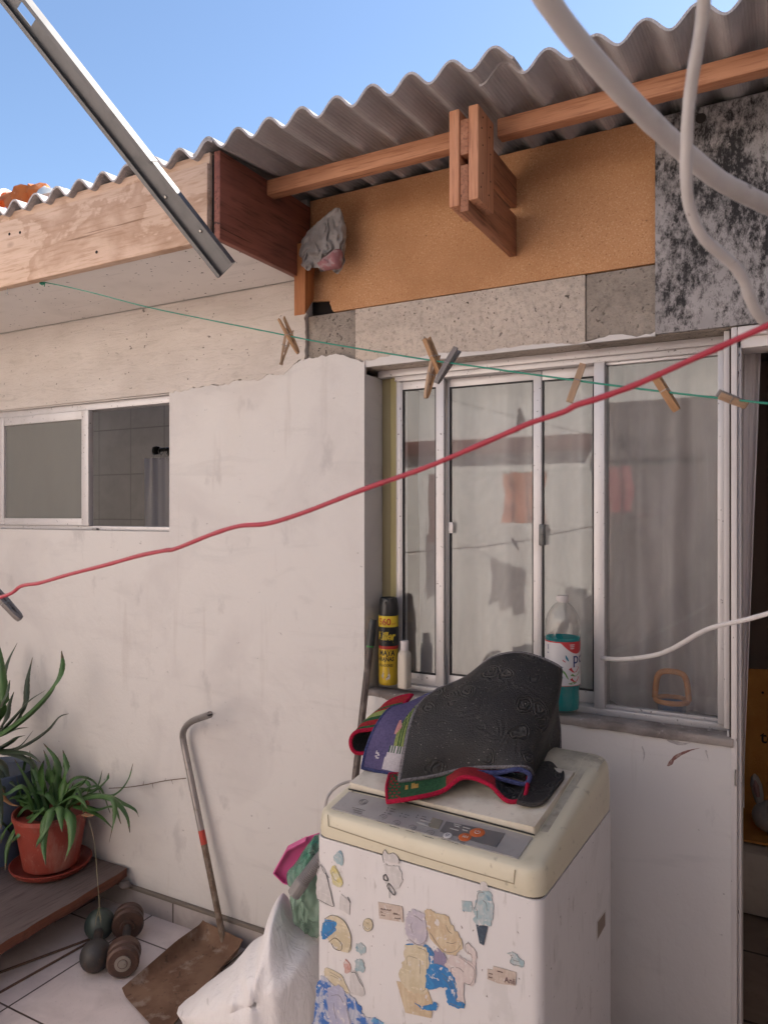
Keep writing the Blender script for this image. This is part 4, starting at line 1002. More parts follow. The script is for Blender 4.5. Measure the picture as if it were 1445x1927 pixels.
# ------------------------------------------------------------------ things on the sill
def facing(c):
    t = Vector((EYE.x - c.x, EYE.y - c.y, 0)).normalized(); return t, Vector((-t.y, t.x, 0))
def wrapfn(c, r, phi0, z0):
    t, rt = facing(c)
    return lambda x, y: c + t * (r * math.cos(phi0 + x / r)) + rt * (r * math.sin(phi0 + x / r)) + Vector((0, 0, z0 + y))
def sillz(x): return .9715 + lerp(.0145, .005, min(1, max(0, (x + 1.2) / 1.08)))
YEL = M('yellow_tin', (.58, .40, .03), .28, metal=.35, layers=[('noise', 30, .55, .75, (.45, .30, .04), .5)])
YELB = M('bright_yellow_print', (.66, .48, .03), .35); BLKP = M('black_plastic', (.012, .012, .013), .3); REDPR = M('red_print', (.42, .03, .02), .4); GREYPR = M('grey_print', (.42, .40, .38), .4)
c = Vector((XY(731, 2.148), 2.148, sillz(XY(731, 2.148)))); R = .0325
CAN = root('spray_can', c, 'yellow and black insect spray can on the window sill', 'spray can')
mb = MB()
mb.lathe([(.026, .003), (.029, 0), (.0305, .002), (.0315, .006), (R, .011), (R, .118), (R, .121), (R, .128), (R, .190), (R, .192), (R, .222), (R, .226)], c, 40, 0, mis=[0, 0, 0, 0, 0, 2, 2, 1, 3, 3, 3])
# re-map: red strip under the black field
t_ = R + .0003
text(mb, '560', .030, wrapfn(c, t_, -1.12, .197), 2, bold=.0006); text(mb, 'cm\u00b3', .012, wrapfn(c, t_, .27, .197), 2)
text(mb, 'Killer', .036, wrapfn(c, t_, -1.32, .149), 3, bold=.0012, shear=.25, sx=.82)
for z0, w0 in ((.141, .034), (.137, .026)): text(mb, '\u2014', w0, wrapfn(c, t_, -.6 if w0 > .03 else -.3, z0 - .004), 3)
text(mb, 'MATA', .0235, wrapfn(c, t_, -1.02, .098), 1, bold=.0009, sx=.86)
text(mb, 'ARAÑAS', .0190, wrapfn(c, t_, -1.22, .080), 1, bold=.0007, sx=.80)
text(mb, 'Y', .012, wrapfn(c, t_, -.50, .0725), 1, bold=.0003); text(mb, 'VOLADORES', .0115, wrapfn(c, t_, -1.15, .062), 1, bold=.0003, sx=.8)
f = wrapfn(c, t_, -.75, .018)
sh = [(0, .012), (.006, .004), (.018, 0), (.028, .004), (.030, .014), (.026, .026), (.024, .040), (.008, .040), (.006, .026)]
mb.add([f(x, y) for x, y in sh], [list(range(len(sh)))], 4)
f = wrapfn(c, t_ + .0003, -.75, .018)
for a, b in (((.006, .006), (.026, .024)),):
    mb.add([f(a[0], a[1]), f(a[0] + .0016, a[1] - .001), f(b[0] + .0016, b[1] - .001), f(b[0], b[1])], [[0, 1, 2, 3]], 2)
for x, y in ((.009, .02), (.02, .010), (.024, .012)): mb.add([f(x + .002 * math.cos(k), y + .0012 * math.sin(k)) for k in [2 * PI * q / 8 for q in range(8)]], [list(range(8))], 1)
mk('can_body', mb, [YEL, BLKP, REDPR, YELB, GREYPR], CAN)
mb = MB(); t0, rt0 = facing(c)
prof = [(R, .2262), (R + .0006, .232), (R, .25), (.0300, .268), (.0285, .279), (.0265, .2835), (.0235, .284), (.0225, .272), (.004, .270)]
mb.lathe(prof, c, 36)
# spray mouth facing front left: rim round a flat face, recess shade painted in its black
d = (t0 * .93 - rt0 * .36).normalized(); side = Vector((-d.y, d.x, 0))
m0 = c + d * .0305 + UP * .262
rim = [m0 + side * (.0115 * math.cos(a)) + UP * ((.020 if math.sin(a) > 0 else .022) * math.sin(a)) + d * (-.0012 * math.sin(a) - .003 * abs(math.cos(a))) for a in [2 * PI * k / 24 for k in range(24)]]
mb.tube(rim, .0016, 6, closed=True); mb.add([p - d * .0004 for p in rim], [list(range(24))], 1)
mb.lathe([(.004, 0), (.0045, .004), (.002, .0045)], m0 + UP * .007 - d * .001, 12, ax=(side, UP, d))
mk('cap', mb, [BLKP, M('cap_recess_shade', (.004, .004, .004), .6)], CAN)
c = Vector((XY(761, 2.122), 2.122, sillz(XY(761, 2.122)))); t0, rt0 = facing(c)
BT = root('plastic_bottle', c, 'small cream plastic bottle with white cap beside the spray can', 'bottle')
ax = ((rt0 * .8 + t0 * .6).normalized(), (t0 * .8 - rt0 * .6).normalized(), UP)
mb = MB(); mb.lathe([(.0150, 0), (.0182, .002), (.0188, .006), (.0190, .06), (.0190, .100), (.0182, .110), (.0155, .116), (.0125, .1185), (.0118, .121)], c, 28, 0, ax=ax, sq=3.4)
mk('bottle_body', mb, M('cream_bottle', (.56, .50, .42), .42, layers=[('noise', 18, .5, .7, (.48, .42, .34), .5)], bump=('noise', 60, .06, .001)), BT)
mb = MB(); mb.lathe([(.0128, .1212), (.0132, .125), (.0132, .141), (.0137, .1415), (.0137, .149), (.0125, .152), (0, .1525)], c, 24); mk('cap', mb, M('white_cap', (.60, .55, .53), .4), BT)
# big cleaner bottle
xb = XY(1059, 2.125); c = Vector((xb, 2.122, sillz(xb) - .001)); t0, rt0 = facing(c); S = .0497
CB = root('cleaner_bottle', c, 'clear plastic bottle half full of turquoise cleaner with a red and white label', 'bottle')
def clear():
    t = NT('clear_plastic'); tr = t.n('ShaderNodeBsdfTransparent'); tr.inputs[0].default_value = (.95, .94, .93, 1); gl = t.n('ShaderNodeBsdfGlossy'); gl.inputs['Roughness'].default_value = .06
    lw = t.n('ShaderNodeLayerWeight'); lw.inputs['Blend'].default_value = .35
    df = t.n('ShaderNodeBsdfDiffuse'); df.inputs[0].default_value = (.45, .43, .42, 1); a = t.n('ShaderNodeMixShader'); t.l(t.rng(lw.outputs['Facing'], .2, 1, .03, .35), a.inputs[0]); t.l(tr.outputs[0], a.inputs[1]); t.l(df.outputs[0], a.inputs[2])
    b = t.n('ShaderNodeMixShader'); t.l(t.math('ADD', t.math('MULTIPLY', t.math('POWER', lw.outputs['Facing'], 4), .6), .06), b.inputs[0]); t.l(a.outputs[0], b.inputs[1]); t.l(gl.outputs[0], b.inputs[2]); return t.done(b.outputs[0])
def liquid():
    t = NT('turquoise_liquid'); tr = t.n('ShaderNodeBsdfTransparent'); tr.inputs[0].default_value = (.05, .62, .64, 1)
    df = t.n('ShaderNodeBsdfDiffuse'); df.inputs[0].default_value = (.02, .42, .44, 1); e = t.n('ShaderNodeBsdfTranslucent'); e.inputs[0].default_value = (.04, .60, .62, 1)
    a = t.n('ShaderNodeMixShader'); a.inputs[0].default_value = .5; t.l(df.outputs[0], a.inputs[1]); t.l(e.outputs[0], a.inputs[2])
    b = t.n('ShaderNodeMixShader'); b.inputs[0].default_value = .35; t.l(a.outputs[0], b.inputs[1]); t.l(tr.outputs[0], b.inputs[2]); return t.done(b.outputs[0])
prof = [(.0, .004), (.030, .001), (.040, .001), (.0455, .008), (.0478, .025), (.0465, .055), (.0475, .066), (S - .0008, .075), (S - .0008, .205), (S, .208), (S + .0004, .235), (S - .001, .258), (.043, .277), (.033, .294), (.0205, .307), (.0150, .311), (.0140, .320)]
mb = MB(); mb.lathe(prof, c, 40); mk('bottle_body', mb, clear(), CB, ang=60)
mb = MB(); mb.lathe([(0, .006)] + [(r * .955, max(z, .006)) for r, z in prof[1:9]] + [(S * .955, .212), (0, .212)], c, 36); mk('liquid', mb, liquid(), CB, ang=60)
mb = MB(); mb.lathe([(.0168, .3115), (.0172, .314), (.0172, .3275), (.0160, .330), (0, .3303)], c, 28)
for k in range(28):
    a = 2 * PI * k / 28; mb.box(c.x + .0172 * math.cos(a) - .0006, c.x + .0172 * math.cos(a) + .0006, c.y + .0172 * math.sin(a) - .0006, c.y + .0172 * math.sin(a) + .0006, c.z + .315, c.z + .327)
mk('cap', mb, M('bottle_cap', (.50, .46, .44), .45), CB)
LW, LR, LB, LG, LD = (M('label_paper', (.60, .575, .57), .35), M('label_red', (.47, .035, .04), .35), M('label_navy', (.02, .04, .14), .35), M('label_green', (.10, .24, .05), .4), M('label_teal', (.02, .17, .25), .4))
def topz(ph): return .2035 - .030 * max(0, math.sin(min(PI, max(0, (ph + .1) * 1.6))))  # the label dips in a wave
rows = []; n = 72
mb = MB(); r1 = S + .0002
f = lambda ph, z, r=r1: c + t0 * (r * math.cos(ph)) + rt0 * (r * math.sin(ph)) + UP * z
cols = [lerp(-2.2, 2.2, k / n) for k in range(n + 1)]
mb.grid([[f(p, .079) for p in cols], [f(p, .0805) for p in cols]], 1)
mb.grid([[f(p, .0805) for p in cols], [f(p, topz(p) - .0035) for p in cols]], 0)
mb.grid([[f(p, topz(p) - .0035) for p in cols], [f(p, .2035) for p in cols]], 1)
r2 = S + .0006
text(mb, 'po', .046, wrapfn(c, r2, .58, .143), 2, bold=.0003)
for q in range(3): text(mb, ['limpiador', 'líquido', 'desinfectante'][q] if False else '', .006, wrapfn(c, r2, .55, .19 - q * .007), 0)
def blob(cx, cy, w, h, rot, mi, n=10):
    g = wrapfn(c, r2, 0, 0); o = []
    for k in range(n):
        a = 2 * PI * k / n; x, y = w * math.cos(a) * (1 + .25 * math.sin(3 * a)), h * math.sin(a)
        o.append(g(cx + x * math.cos(rot) - y * math.sin(rot), cy + x * math.sin(rot) + y * math.cos(rot)))
    mb.add(o, [list(range(n))], mi)
blob(.012, .158, .0095, .0028, -1.1, 4); blob(.004, .150, .006, .0014, -.6, 1); blob(-.004, .134, .006, .0016, -.4, 2); blob(-.002, .105, .004, .0026, -.9, 4); blob(.002, .12, .009, .002, -1, 3); blob(.010, .11, .013, .0022, -1.1, 3)
blob(.036, .126, .016, .0085, .1, 1, 14); blob(.040, .112, .016, .005, .2, 3, 14); blob(.038, .098, .015, .0075, .15, 1, 14); blob(.030, .087, .013, .003, .1, 3, 12)
for q in range(3): blob(.028, .1955 - q * .0052, .009 - q * .001, .0011, 0, 0)
for q in range(5): blob(-.046, .192 - q * .003, .003, .0009, 0, 2)
blob(-.047, .170, .0035, .0016, 0, 2)
mk('label', mb, [LW, LR, LB, LG, LD], CB, ang=60)
# broom stick against the wall
a = PY(702, 1166, 2.066); b = PY(670.5, 1448, 1.995); d = (b - a).normalized(); end = a + d * (a.z / -d.z)
ST = root('broom_stick', end, 'dark worn broom stick with black grip leaning below the window corner', 'broom stick')
mb = MB(); g0 = a + d * .088; mb.tube([g0, g0 + d * .2, g0 + d * .5, end], [.0108, .0112, .0112, .0115], 14)
mk('shaft', mb, M('worn_stick', (.075, .055, .048), .55, layers=[('noise', (60, 60, 14), .5, .62, (.20, .16, .14), .8, dict(det=5)), ('noise', (30, 30, 20), .62, .7, (.02, .015, .014), .8)]), ST)
mb = MB(); mb.tube([a, a + d * .003, a + d * .035, a + d * .036, a + d * .082, a + d * .083], [.0115, .0125, .0130, .0138, .0142, .0130], 16); mb.tube([a + d * .0832, a + d * .088], .0122, 14, mi=1)
mk('grip', mb, [M('grip_plastic', (.018, .02, .02), .35), M('green_ring', (.03, .22, .04), .5)], ST)

# ------------------------------------------------------------------ lines, cables, pipes
def along(px, d0, d1, n=6):
    P = cr([Vector((x, y, 0)) for x, y in px], n); x0, x1 = P[0].x, P[-1].x
    S_ = [0]
    for a, b in zip(P[:-1], P[1:]): S_.append(S_[-1] + (b - a).length)
    return [PD(p.x, p.y, 1 / lerp(1 / d0, 1 / d1, s / S_[-1])) for p, s in zip(P, S_)]
def ext(P, X, end=-1, drop=0):
    a, b = (P[-1], P[-4]) if end == -1 else (P[0], P[3])
    d = a - b; t = (X - a.x) / d.x; q = a + d * t; q.z += drop
    return P + [a.lerp(q, .5), q] if end == -1 else [q, a.lerp(q, .5)] + P
def wire(name, px, d0, d1, r, m, label, cat, n=6):
    P = ext(along(px, d0, d1, n), .81)
    if name == 'washing_line': P = ext(P, -3.66, 0, .12)
    mb = MB(); mb.tube(P, r, 10, nz=.16)
    return setp(mk(name, mb, m, origin=P[0]), label, cat), P
RED_PX = [(-160, 1150), (0, 1124), (40, 1103), (75, 1097), (130, 1081), (200, 1063), (265, 1045), (310, 1036), (332, 1032), (400, 1005), (450, 990), (505, 985), (570, 965), (640, 938), (700, 915), (800, 880), (900, 838), (960, 812), (1000, 795), (1060, 775), (1085, 762), (1130, 748), (1200, 722), (1280, 686), (1360, 650), (1445, 612), (1560, 560)]
wire('washing_line', RED_PX, 1.36, .60, .0029, REDP, 'red plastic-covered washing line slanting across the yard', 'washing line')
GREEN_PX = [(79, 530), (120, 538), (180, 552), (280, 578), (400, 603), (530, 629), (600, 643), (700, 660), (800, 676), (900, 690), (1000, 704), (1100, 718), (1200, 731), (1300, 743), (1400, 754), (1445, 759), (1560, 770)]
gl, GP = wire('clothes_line', GREEN_PX, 2.56, .98, .0016, GREENP, 'thin green clothes line running from the fascia board to the right', 'clothes line', 8)
def gpoint(px):
    for a, b in zip(GP[:-1], GP[1:]):
        pa, pb = a - EYE, b - EYE
        xa = 722.5 + F * pa.dot(RGT) / pa.dot(FWD); xb = 722.5 + F * pb.dot(RGT) / pb.dot(FWD)
        if xa <= px <= xb: return a.lerp(b, (px - xa) / (xb - xa))
k0 = GP[0]; mb = MB()
mb.lathe([(0, -.012), (.008, -.008), (.010, 0), (.007, .008), (0, .010)], k0, 10); mb.tube([k0 + Vector((.008, 0, .004)), k0 + Vector((.02, -.004, -.008)), k0 + Vector((.018, -.004, -.02))], .0016, 6)
mk('knot', mb, GREENP, gl)
mb = MB(); mb.tube([k0 + UP * .02, k0, k0 - UP * .012], .0018, 6); mk('hook', mb, SCREW, gl)
PIPE_PX = [(975, -95), (1018, -20), (1060, 42), (1100, 92), (1150, 150), (1200, 203), (1240, 242), (1300, 296), (1350, 336), (1400, 364), (1470, 396), (1560, 420)]
P = ext(along(PIPE_PX, .56, .86, 6), .81); mb = MB(); mb.tube(P, [.0093] * len(P), 18, nz=.05)
setp(mk('pipe', mb, PVC, origin=P[0]), 'thick bent off-white plastic pipe crossing the upper right corner', 'pipe')
PIPE2 = [(1332, -110), (1326, -30), (1322, 30), (1312, 90), (1302, 150), (1295, 210), (1292, 270), (1291, 320), (1294, 370), (1305, 412), (1325, 448), (1355, 476), (1382, 500), (1400, 528), (1411, 560), (1425, 588), (1450, 616), (1500, 650)]
P = along(PIPE2, .56, .74, 6); mb = MB(); mb.tube(P, .0050, 14, nz=.12)
setp(mk('cable', mb, PVC, origin=P[0]), 'thin grey-white cable hanging in kinks in front of the mouldy panel', 'cable')
CW = [(1131, 1239), (1160, 1241), (1185, 1240), (1210, 1237), (1240, 1231), (1265, 1221), (1290, 1207), (1310, 1195), (1335, 1183), (1360, 1176), (1400, 1167), (1445, 1155), (1540, 1128)]
P = ext(along(CW, 2.15, 1.05, 6), .81); mb = MB(); mb.tube(P, [lerp(.0062, .0038, i / len(P)) for i in range(len(P))], 10)
setp(mk('cable', mb, CORDW, origin=P[0]), 'white cord coming out of the window frame towards the right', 'cable')
# wooden pegs
def peg(at, ang, yaw, mats, label, opening=.10, L=.040, s=1.0, grip=.4):
    """spring peg: local z runs from jaws to handles; ang = tilt in the picture plane, yaw = turn about its own axis"""
    z = RGT * math.sin(ang) + UP * math.cos(ang); x = RGT * math.cos(ang) - UP * math.sin(ang); y = z.cross(x)
    x2 = x * math.cos(yaw) + y * math.sin(yaw); y2 = z.cross(x2)
    r = root('clothes_peg', at, label, 'clothes peg', 'wooden clothes pegs on the washing lines')
    r.matrix_world = Matrix(((x2.x, y2.x, z.x, at.x), (x2.y, y2.y, z.y, at.y), (x2.z, y2.z, z.z, at.z), (0, 0, 0, 1)))
    for sg in (-1, 1):
        mb = MB(); th, wd = .0042, .0052
        # tapered leg pivoting at the spring
        prof = [(-L, .0004), (-L * .8, .0008), (-L * .35, .0030), (-L * .28, .0016), (0, .0010), (L * .15, .0014), (L * .9, .0014), (L, .0030)]
        out = [(z_, a) for z_, a in prof]; back = [(z_, .0072 if -L * .85 < z_ < L * .8 else .0052) for z_, a in prof]
        pts = [(a, z_) for z_, a in out] + [(a, z_) for z_, a in back[::-1]]
        def rot(px_, pz_): 
            t = sg * opening; q = px_ * sg
            return (q * math.cos(t) + pz_ * math.sin(t), -q * math.sin(t) + pz_ * math.cos(t))
        mb.prism([Vector((rot(*p)[0], -wd, rot(*p)[1])) for p in pts], (0, 2 * wd, 0))
        for i, v in enumerate(mb.v): mb.v[i] = v * s
        mk('leg', mb, mats[0 if sg < 0 else -1], r, local=True, ang=20)
    mb = MB(); mb.tube([Vector((.0032 * math.cos(a), -.006 + .012 * k / 30, .0032 * math.sin(a))) * s for k, a in [(k, 2 * PI * k / 10) for k in range(31)]], .0007 * s, 5)
    for sg in (-1, 1): mb.tube([Vector((.0032 * sg, sg * .006, 0)) * s, Vector((.0085 * sg, sg * .006, .004)) * s, Vector((.0085 * sg, -sg * .004, .004)) * s], .0007 * s, 5)
    mk('spring', mb, SCREW, r, local=True)
    return r
def gp(px, dy, dz=0):
    p = gpoint(px); d = (p - EYE).dot(FWD); v = 963.5 - F * ((p - EYE).z) / d
    q = PD(px, v + dy, d); return q
R_ = math.radians
peg(gp(545, -1), R_(-26), R_(20), [WOOD_C], 'brown clothes peg tilted left, upper of the two farthest left on the green line', .07, L=.045)
peg(gp(537, 22), R_(14), R_(15), [WOOD_C2], 'pale straw clothes peg hanging below the darker peg at the left of the green line', .11, L=.042)
peg(gp(817, -6), R_(-22), R_(35), [WOOD_C], 'brown clothes peg gripping the green line over the pale peg near the window corner', .05, L=.040)
peg(gp(811, 30), R_(13), R_(20), [WOOD_C2, WOOD_C], 'pinkish clothes peg hanging down over the window corner, lowest of three', .07, L=.043)
peg(gp(841, 6), R_(32), R_(55), [WOOD_G], 'weathered grey clothes peg beside two brown pegs near the window corner', .09, L=.038)
peg(gp(1084, 5), R_(20), R_(75), [WOOD_C2], 'pale clothes peg seen narrow edge-on in front of the window mullion', .05, L=.033)
peg(gp(1252, 0), R_(-32), R_(50), [WOOD_C], 'brown clothes peg half behind the red line on the right of the window', .06, L=.033)
peg(gp(1378, 0), R_(-68), R_(60), [WOOD_C2, WOOD_G], 'clothes peg turned end-on in front of the door frame', .14, L=.022)
P = along(RED_PX, 1.36, .60, 6); pr = PD(13, 1137, 1.31)
peg(pr, R_(-42), R_(60), [WOOD_G], 'weathered grey clothes peg on the red line at the left edge', .04, L=.036)

# ------------------------------------------------------------------ galvanised channel screwed to the fascia
E0 = PD(428, 507, 1.99); T0 = PD(18, -16, 1.84); T1 = E0 + (T0 - E0) * 1.35
ax_ = (T1 - E0).normalized(); Lc = (T1 - E0).length
tc = (EYE - (E0 + T0) / 2); tc = (tc - ax_ * tc.dot(ax_)).normalized(); wv = ax_.cross(tc)
if wv.dot(RGT) < 0: wv = -wv
ro = R_(27); nn = tc * math.cos(ro) - wv * math.sin(ro); ww = wv * math.cos(ro) + tc * math.sin(ro)
CH = root('metal_channel', E0, 'long galvanised steel channel slanting down from the sky across the fascia board', 'metal channel')
def chan(mb, s0, s1, hw, fl, fr, grow, slot=None):
    def q(s, a, b): return E0 + ax_ * s + ww * a + nn * b
    def strip(prof, s0, s1):
        g = [[q(s, a, b) for a, b in prof] for s in (s0, (s0 + s1) / 2, s1)]; slab(mb, g, .0012)
    full = [(-hw + .010, fl), (-hw, fl), (-hw, 0), (hw, 0), (hw, fr), (hw - .008, fr)]
    if slot:
        a0, a1 = slot; strip(full, s0, a0); strip(full, a1, s1)
        strip(full[:3] + [(-.012, 0)], a0, a1); strip([(.012, 0)] + full[3:], a0, a1)
    else: strip(full, s0, s1)
sT = (T0 - E0).length
mb = MB(); chan(mb, 0, Lc, .0325, .012, .022, 0, (sT - .085, sT - .035)); mk('channel', mb, STEEL, CH, ang=25)
mb = MB()
sJ = (PD(292, 318, 1.95) - E0).length
def q(s, a, b): return E0 + ax_ * s + ww * a + nn * b
slab(mb, [[q(s, a, b) for a, b in ((.0335, -.002), (.0345, .010), (.0345, .030), (.026, .0305))] for s in (sJ, Lc)], .0012); mk('sleeve', mb, STEEL, CH, ang=25)
mb = MB()
for px, py in ((378, 434), (312, 370)):
    h = hit(px, py, E0, nn) + nn * .0015; mb.lathe([(0, .003), (.003, .0026), (.0048, .0006), (.0048, -.001)], h, 12, ax=(ww, ax_, nn))
mk('screw', mb, SCREW, CH)
# rag stuffed over the stub post
rg = lambda x, y: (400 + x / 2.408, y / 2.408)
tp = cr([Vector((x, y, 0)) for x, y in ((388, 1150), (408, 1080), (450, 1030), (500, 985), (535, 955), (572, 938), (594, 985), (608, 1035))], 8)
bt = cr([Vector((x, y, 0)) for x, y in ((398, 1196), (425, 1222), (470, 1212), (505, 1230), (530, 1216), (560, 1236), (583, 1222), (600, 1150))], 8)
rows = []
for i in range(41):
    t = i / 40; r = []
    for k in range(len(tp)):
        u = k / (len(tp) - 1); p = tp[k].lerp(bt[k], t); z3 = Vector((p.x * .022, p.y * .012, 0))
        fo = u * 7 + 2.6 * noise.noise(z3 * 1.3) + t * 1.5
        zig = (abs(fo % 2 - 1) * 2 - 1) * .010 * (.35 + .8 * t) + noise.noise(z3 * 1.6) * .006
        bul = .042 * math.sin(PI * min(1, max(0, u))) ** .6 * math.sin(PI * (.12 + .8 * t)) ** .7
        q = PY(*rg(p.x + 5 * noise.noise(z3 * 3 + Vector((3, 0, 0))), p.y + 5 * noise.noise(z3 * 3)), 2.03 - bul - zig); r.append(q)
    rows.append(r)
mb = MB(); slab(mb, rows, -.003)
CLOTHG = M('grey_rag', (.34, .315, .30), .85, spec=.2, layers=[('noise', 14, .45, .65, (.24, .215, .20), .8, dict(det=5)), ('noise', 300, .5, .7, (.26, .24, .23), .5)], bump=('noise', 240, .6, .002))
RG = setp(mk('rag', mb, CLOTHG, origin=rows[0][0], ang=50), 'bunched grey rag stuffed above the orange stub post', 'rag')
o = [PY(*rg(*p), 1.995) for p in [(485, 1200), (520, 1170), (560, 1140), (583, 1128), (585, 1170), (575, 1205), (540, 1222), (500, 1224)]]
mb = MB(); pillow(mb, cr(o + [o[0]], 4)[:-1], (-.1, -1, 0), .022, .03, 8, .008, 30, seed=5)
mk('pink_lining', mb, M('pink_cloth', (.30, .13, .135), .9, layers=[('noise', 40, .5, .6, (.38, .27, .27), .8)]), RG, ang=80)

# ------------------------------------------------------------------ plank shelf and pots
ZP = .155
SH = root('plank_bench', (-2.26, 2.06, 0), 'low weathered plank on blocks carrying the potted aloes', 'bench')
mb = MB(); e = jag([(-2.268, 2.072, 0), (-2.245, 1.75, 0), (-2.225, 1.507, 0), (-2.18, .95, 0)], .03, .008, 3, (1, 0, 0))
pl = [Vector((p.x, p.y, ZP - .034)) for p in e] + [Vector((-3.1, .95, ZP - .034)), Vector((-3.1, 2.072, ZP - .034))]
mb.prism(pl, (0, 0, .034)); o = mk('board', mb, [WOOD_N, WOOD_E], SH, smooth=False)
for p in o.data.polygons:
    if p.normal.x > .5: p.material_index = 1
mb = MB(); mb.box(-3.05, -2.31, .97, 2.068, .085, .1185, bev=.004); mk('board', mb, WOOD_E, SH)
BR = M('block', (.16, .13, .115), .9, layers=[('noise', 9, .45, .65, (.09, .07, .06), .8)], bump=('noise', 40, .5, .006))
for y0 in (1.86, 1.02):
    for x0 in (-2.62, -3.0):
        mb = MB(); mb.box(x0, x0 + .2, y0, y0 + .19, 0, .0845, bev=.006); mk('block', mb, BR, SH)
mb = MB(); mb.lathe([(0, -.014), (.018, -.010), (.024, 0), (.016, .012), (0, .016)], (-2.252, 2.045, ZP - .052), 12); mk('mortar_lump', mb, BR, SH)
LEAF = M('aloe_leaf', (.055, .125, .030), .45, layers=[('noise', (9, 9, 9), .45, .68, (.030, .075, .020), .8, dict(det=4)), ('noise', (120, 120, 120), .60, .70, (.12, .17, .085), .4, dict(det=2)), ('noise', (5, 5, 5), .62, .76, (.12, .10, .035), .6, dict(det=3, loc=(4, 4, 1)))], bump=('noise', 60, .1, .001))
LEAFD = M('aloe_leaf_dark', (.042, .062, .034), .45, layers=[('noise', (9, 9, 9), .45, .68, (.028, .040, .022), .8, dict(det=4)), ('noise', 14, .60, .72, (.075, .045, .03), .6)], bump=('noise', 60, .1, .001))
DRYL = M('dry_leaf', (.24, .12, .05), .7, layers=[('noise', 30, .5, .7, (.12, .06, .03), .8)])
def leaf(mb, pts, w, mi=0, face=None, n=8, spiky=True):
    P = cr(pts, n); N = len(P)
    rows = []
    for i, p in enumerate(P):
        t = i / (N - 1); d = (P[min(i + 1, N - 1)] - P[max(i - 1, 0)]).normalized()
        f = Vector(face) if face else Vector((d.x, d.y, 0)).cross(UP).cross(d) * -1
        if f.length < .05: f = RGT.cross(d)
        s = d.cross(f).normalized(); f = s.cross(d).normalized()
        ww_ = w * (1 - t ** 1.6) * (.75 + .5 * min(1, t * 5)) + .0012
        th = ww_ * .34
        sp = (1 + (.10 if (i % 2 and spiky) else 0))
        sec = [(-1 * sp, .55), (-.55, -.35), (0, -.75), (.55, -.35), (1 * sp, .55), (.45, .12), (0, 0), (-.45, .12)]
        rows.append([p + s * (a * ww_) + f * (b * th * 1.5) for a, b in sec])
    f0 = len(mb.f); mb.grid(rows, mi, wrap=True)
    for q in range(len(rows) - 1):
        if q > .86 * len(rows):
            for e in range(8): mb.m[f0 + q * 8 + e] = 1
    k = len(mb.v) - len(rows[-1]); mb.f.append([k + q for q in range(8)]); mb.m.append(mi)
# the red pot
pc = Vector((-2.525, 1.925, ZP))
AP = root('potted_aloe', pc, 'spiky green aloe drooping over a red plastic pot on a saucer', 'potted plant')
TERR = M('red_pot', (.27, .046, .030), .5, layers=[('noise', 6, .45, .7, (.18, .034, .024), .8, dict(det=5)), ('noise', (14, 14, 4), .56, .7, (.32, .20, .16), .5, dict(det=6)), ('noise', 60, .62, .72, (.36, .20, .15), .5)])
mb = MB(); mb.lathe([(.095, .022), (.100, .024), (.122, .15), (.136, .215), (.140, .217), (.140, .232), (.133, .233), (.129, .215), (.126, .21)], pc, 40); mk('pot', mb, TERR, AP)
mb = MB(); mb.lathe([(.11, 0), (.118, .002), (.138, .014), (.148, .030), (.150, .034), (.146, .035), (.135, .020), (.115, .010), (0, .010)], pc, 44); mk('saucer', mb, TERR, AP)
mb = MB(); mb.lathe([(.127, .205), (.09, .208), (.04, .212), (0, .214)], pc, 24); mk('soil', mb, M('pot_soil', (.035, .024, .018), .95, bump=('noise', 70, 1, .01)), AP)
TIPM = M('dry_leaf_tip', (.085, .07, .035), .6, layers=[('noise', 40, .45, .65, (.15, .09, .045), .8)])
def put_leaf(par, pts, w, m=None, face=None):
    mb = MB(); leaf(mb, pts, w, 0, face); mk('leaf', mb, [m or LEAF, TIPM], par, ang=50)
lp = lambda x, y: (x / 4.014, 1200 + y / 4.014)
def traced(par, px, y0, y1, w, m=None):
    n = len(px) - 1; put_leaf(par, [PY(*lp(*p), lerp(y0, y1, i / n)) for i, p in enumerate(px)], w * .8, m)
def wallsafe(p): return Vector((p.x, min(p.y, 2.07), p.z))
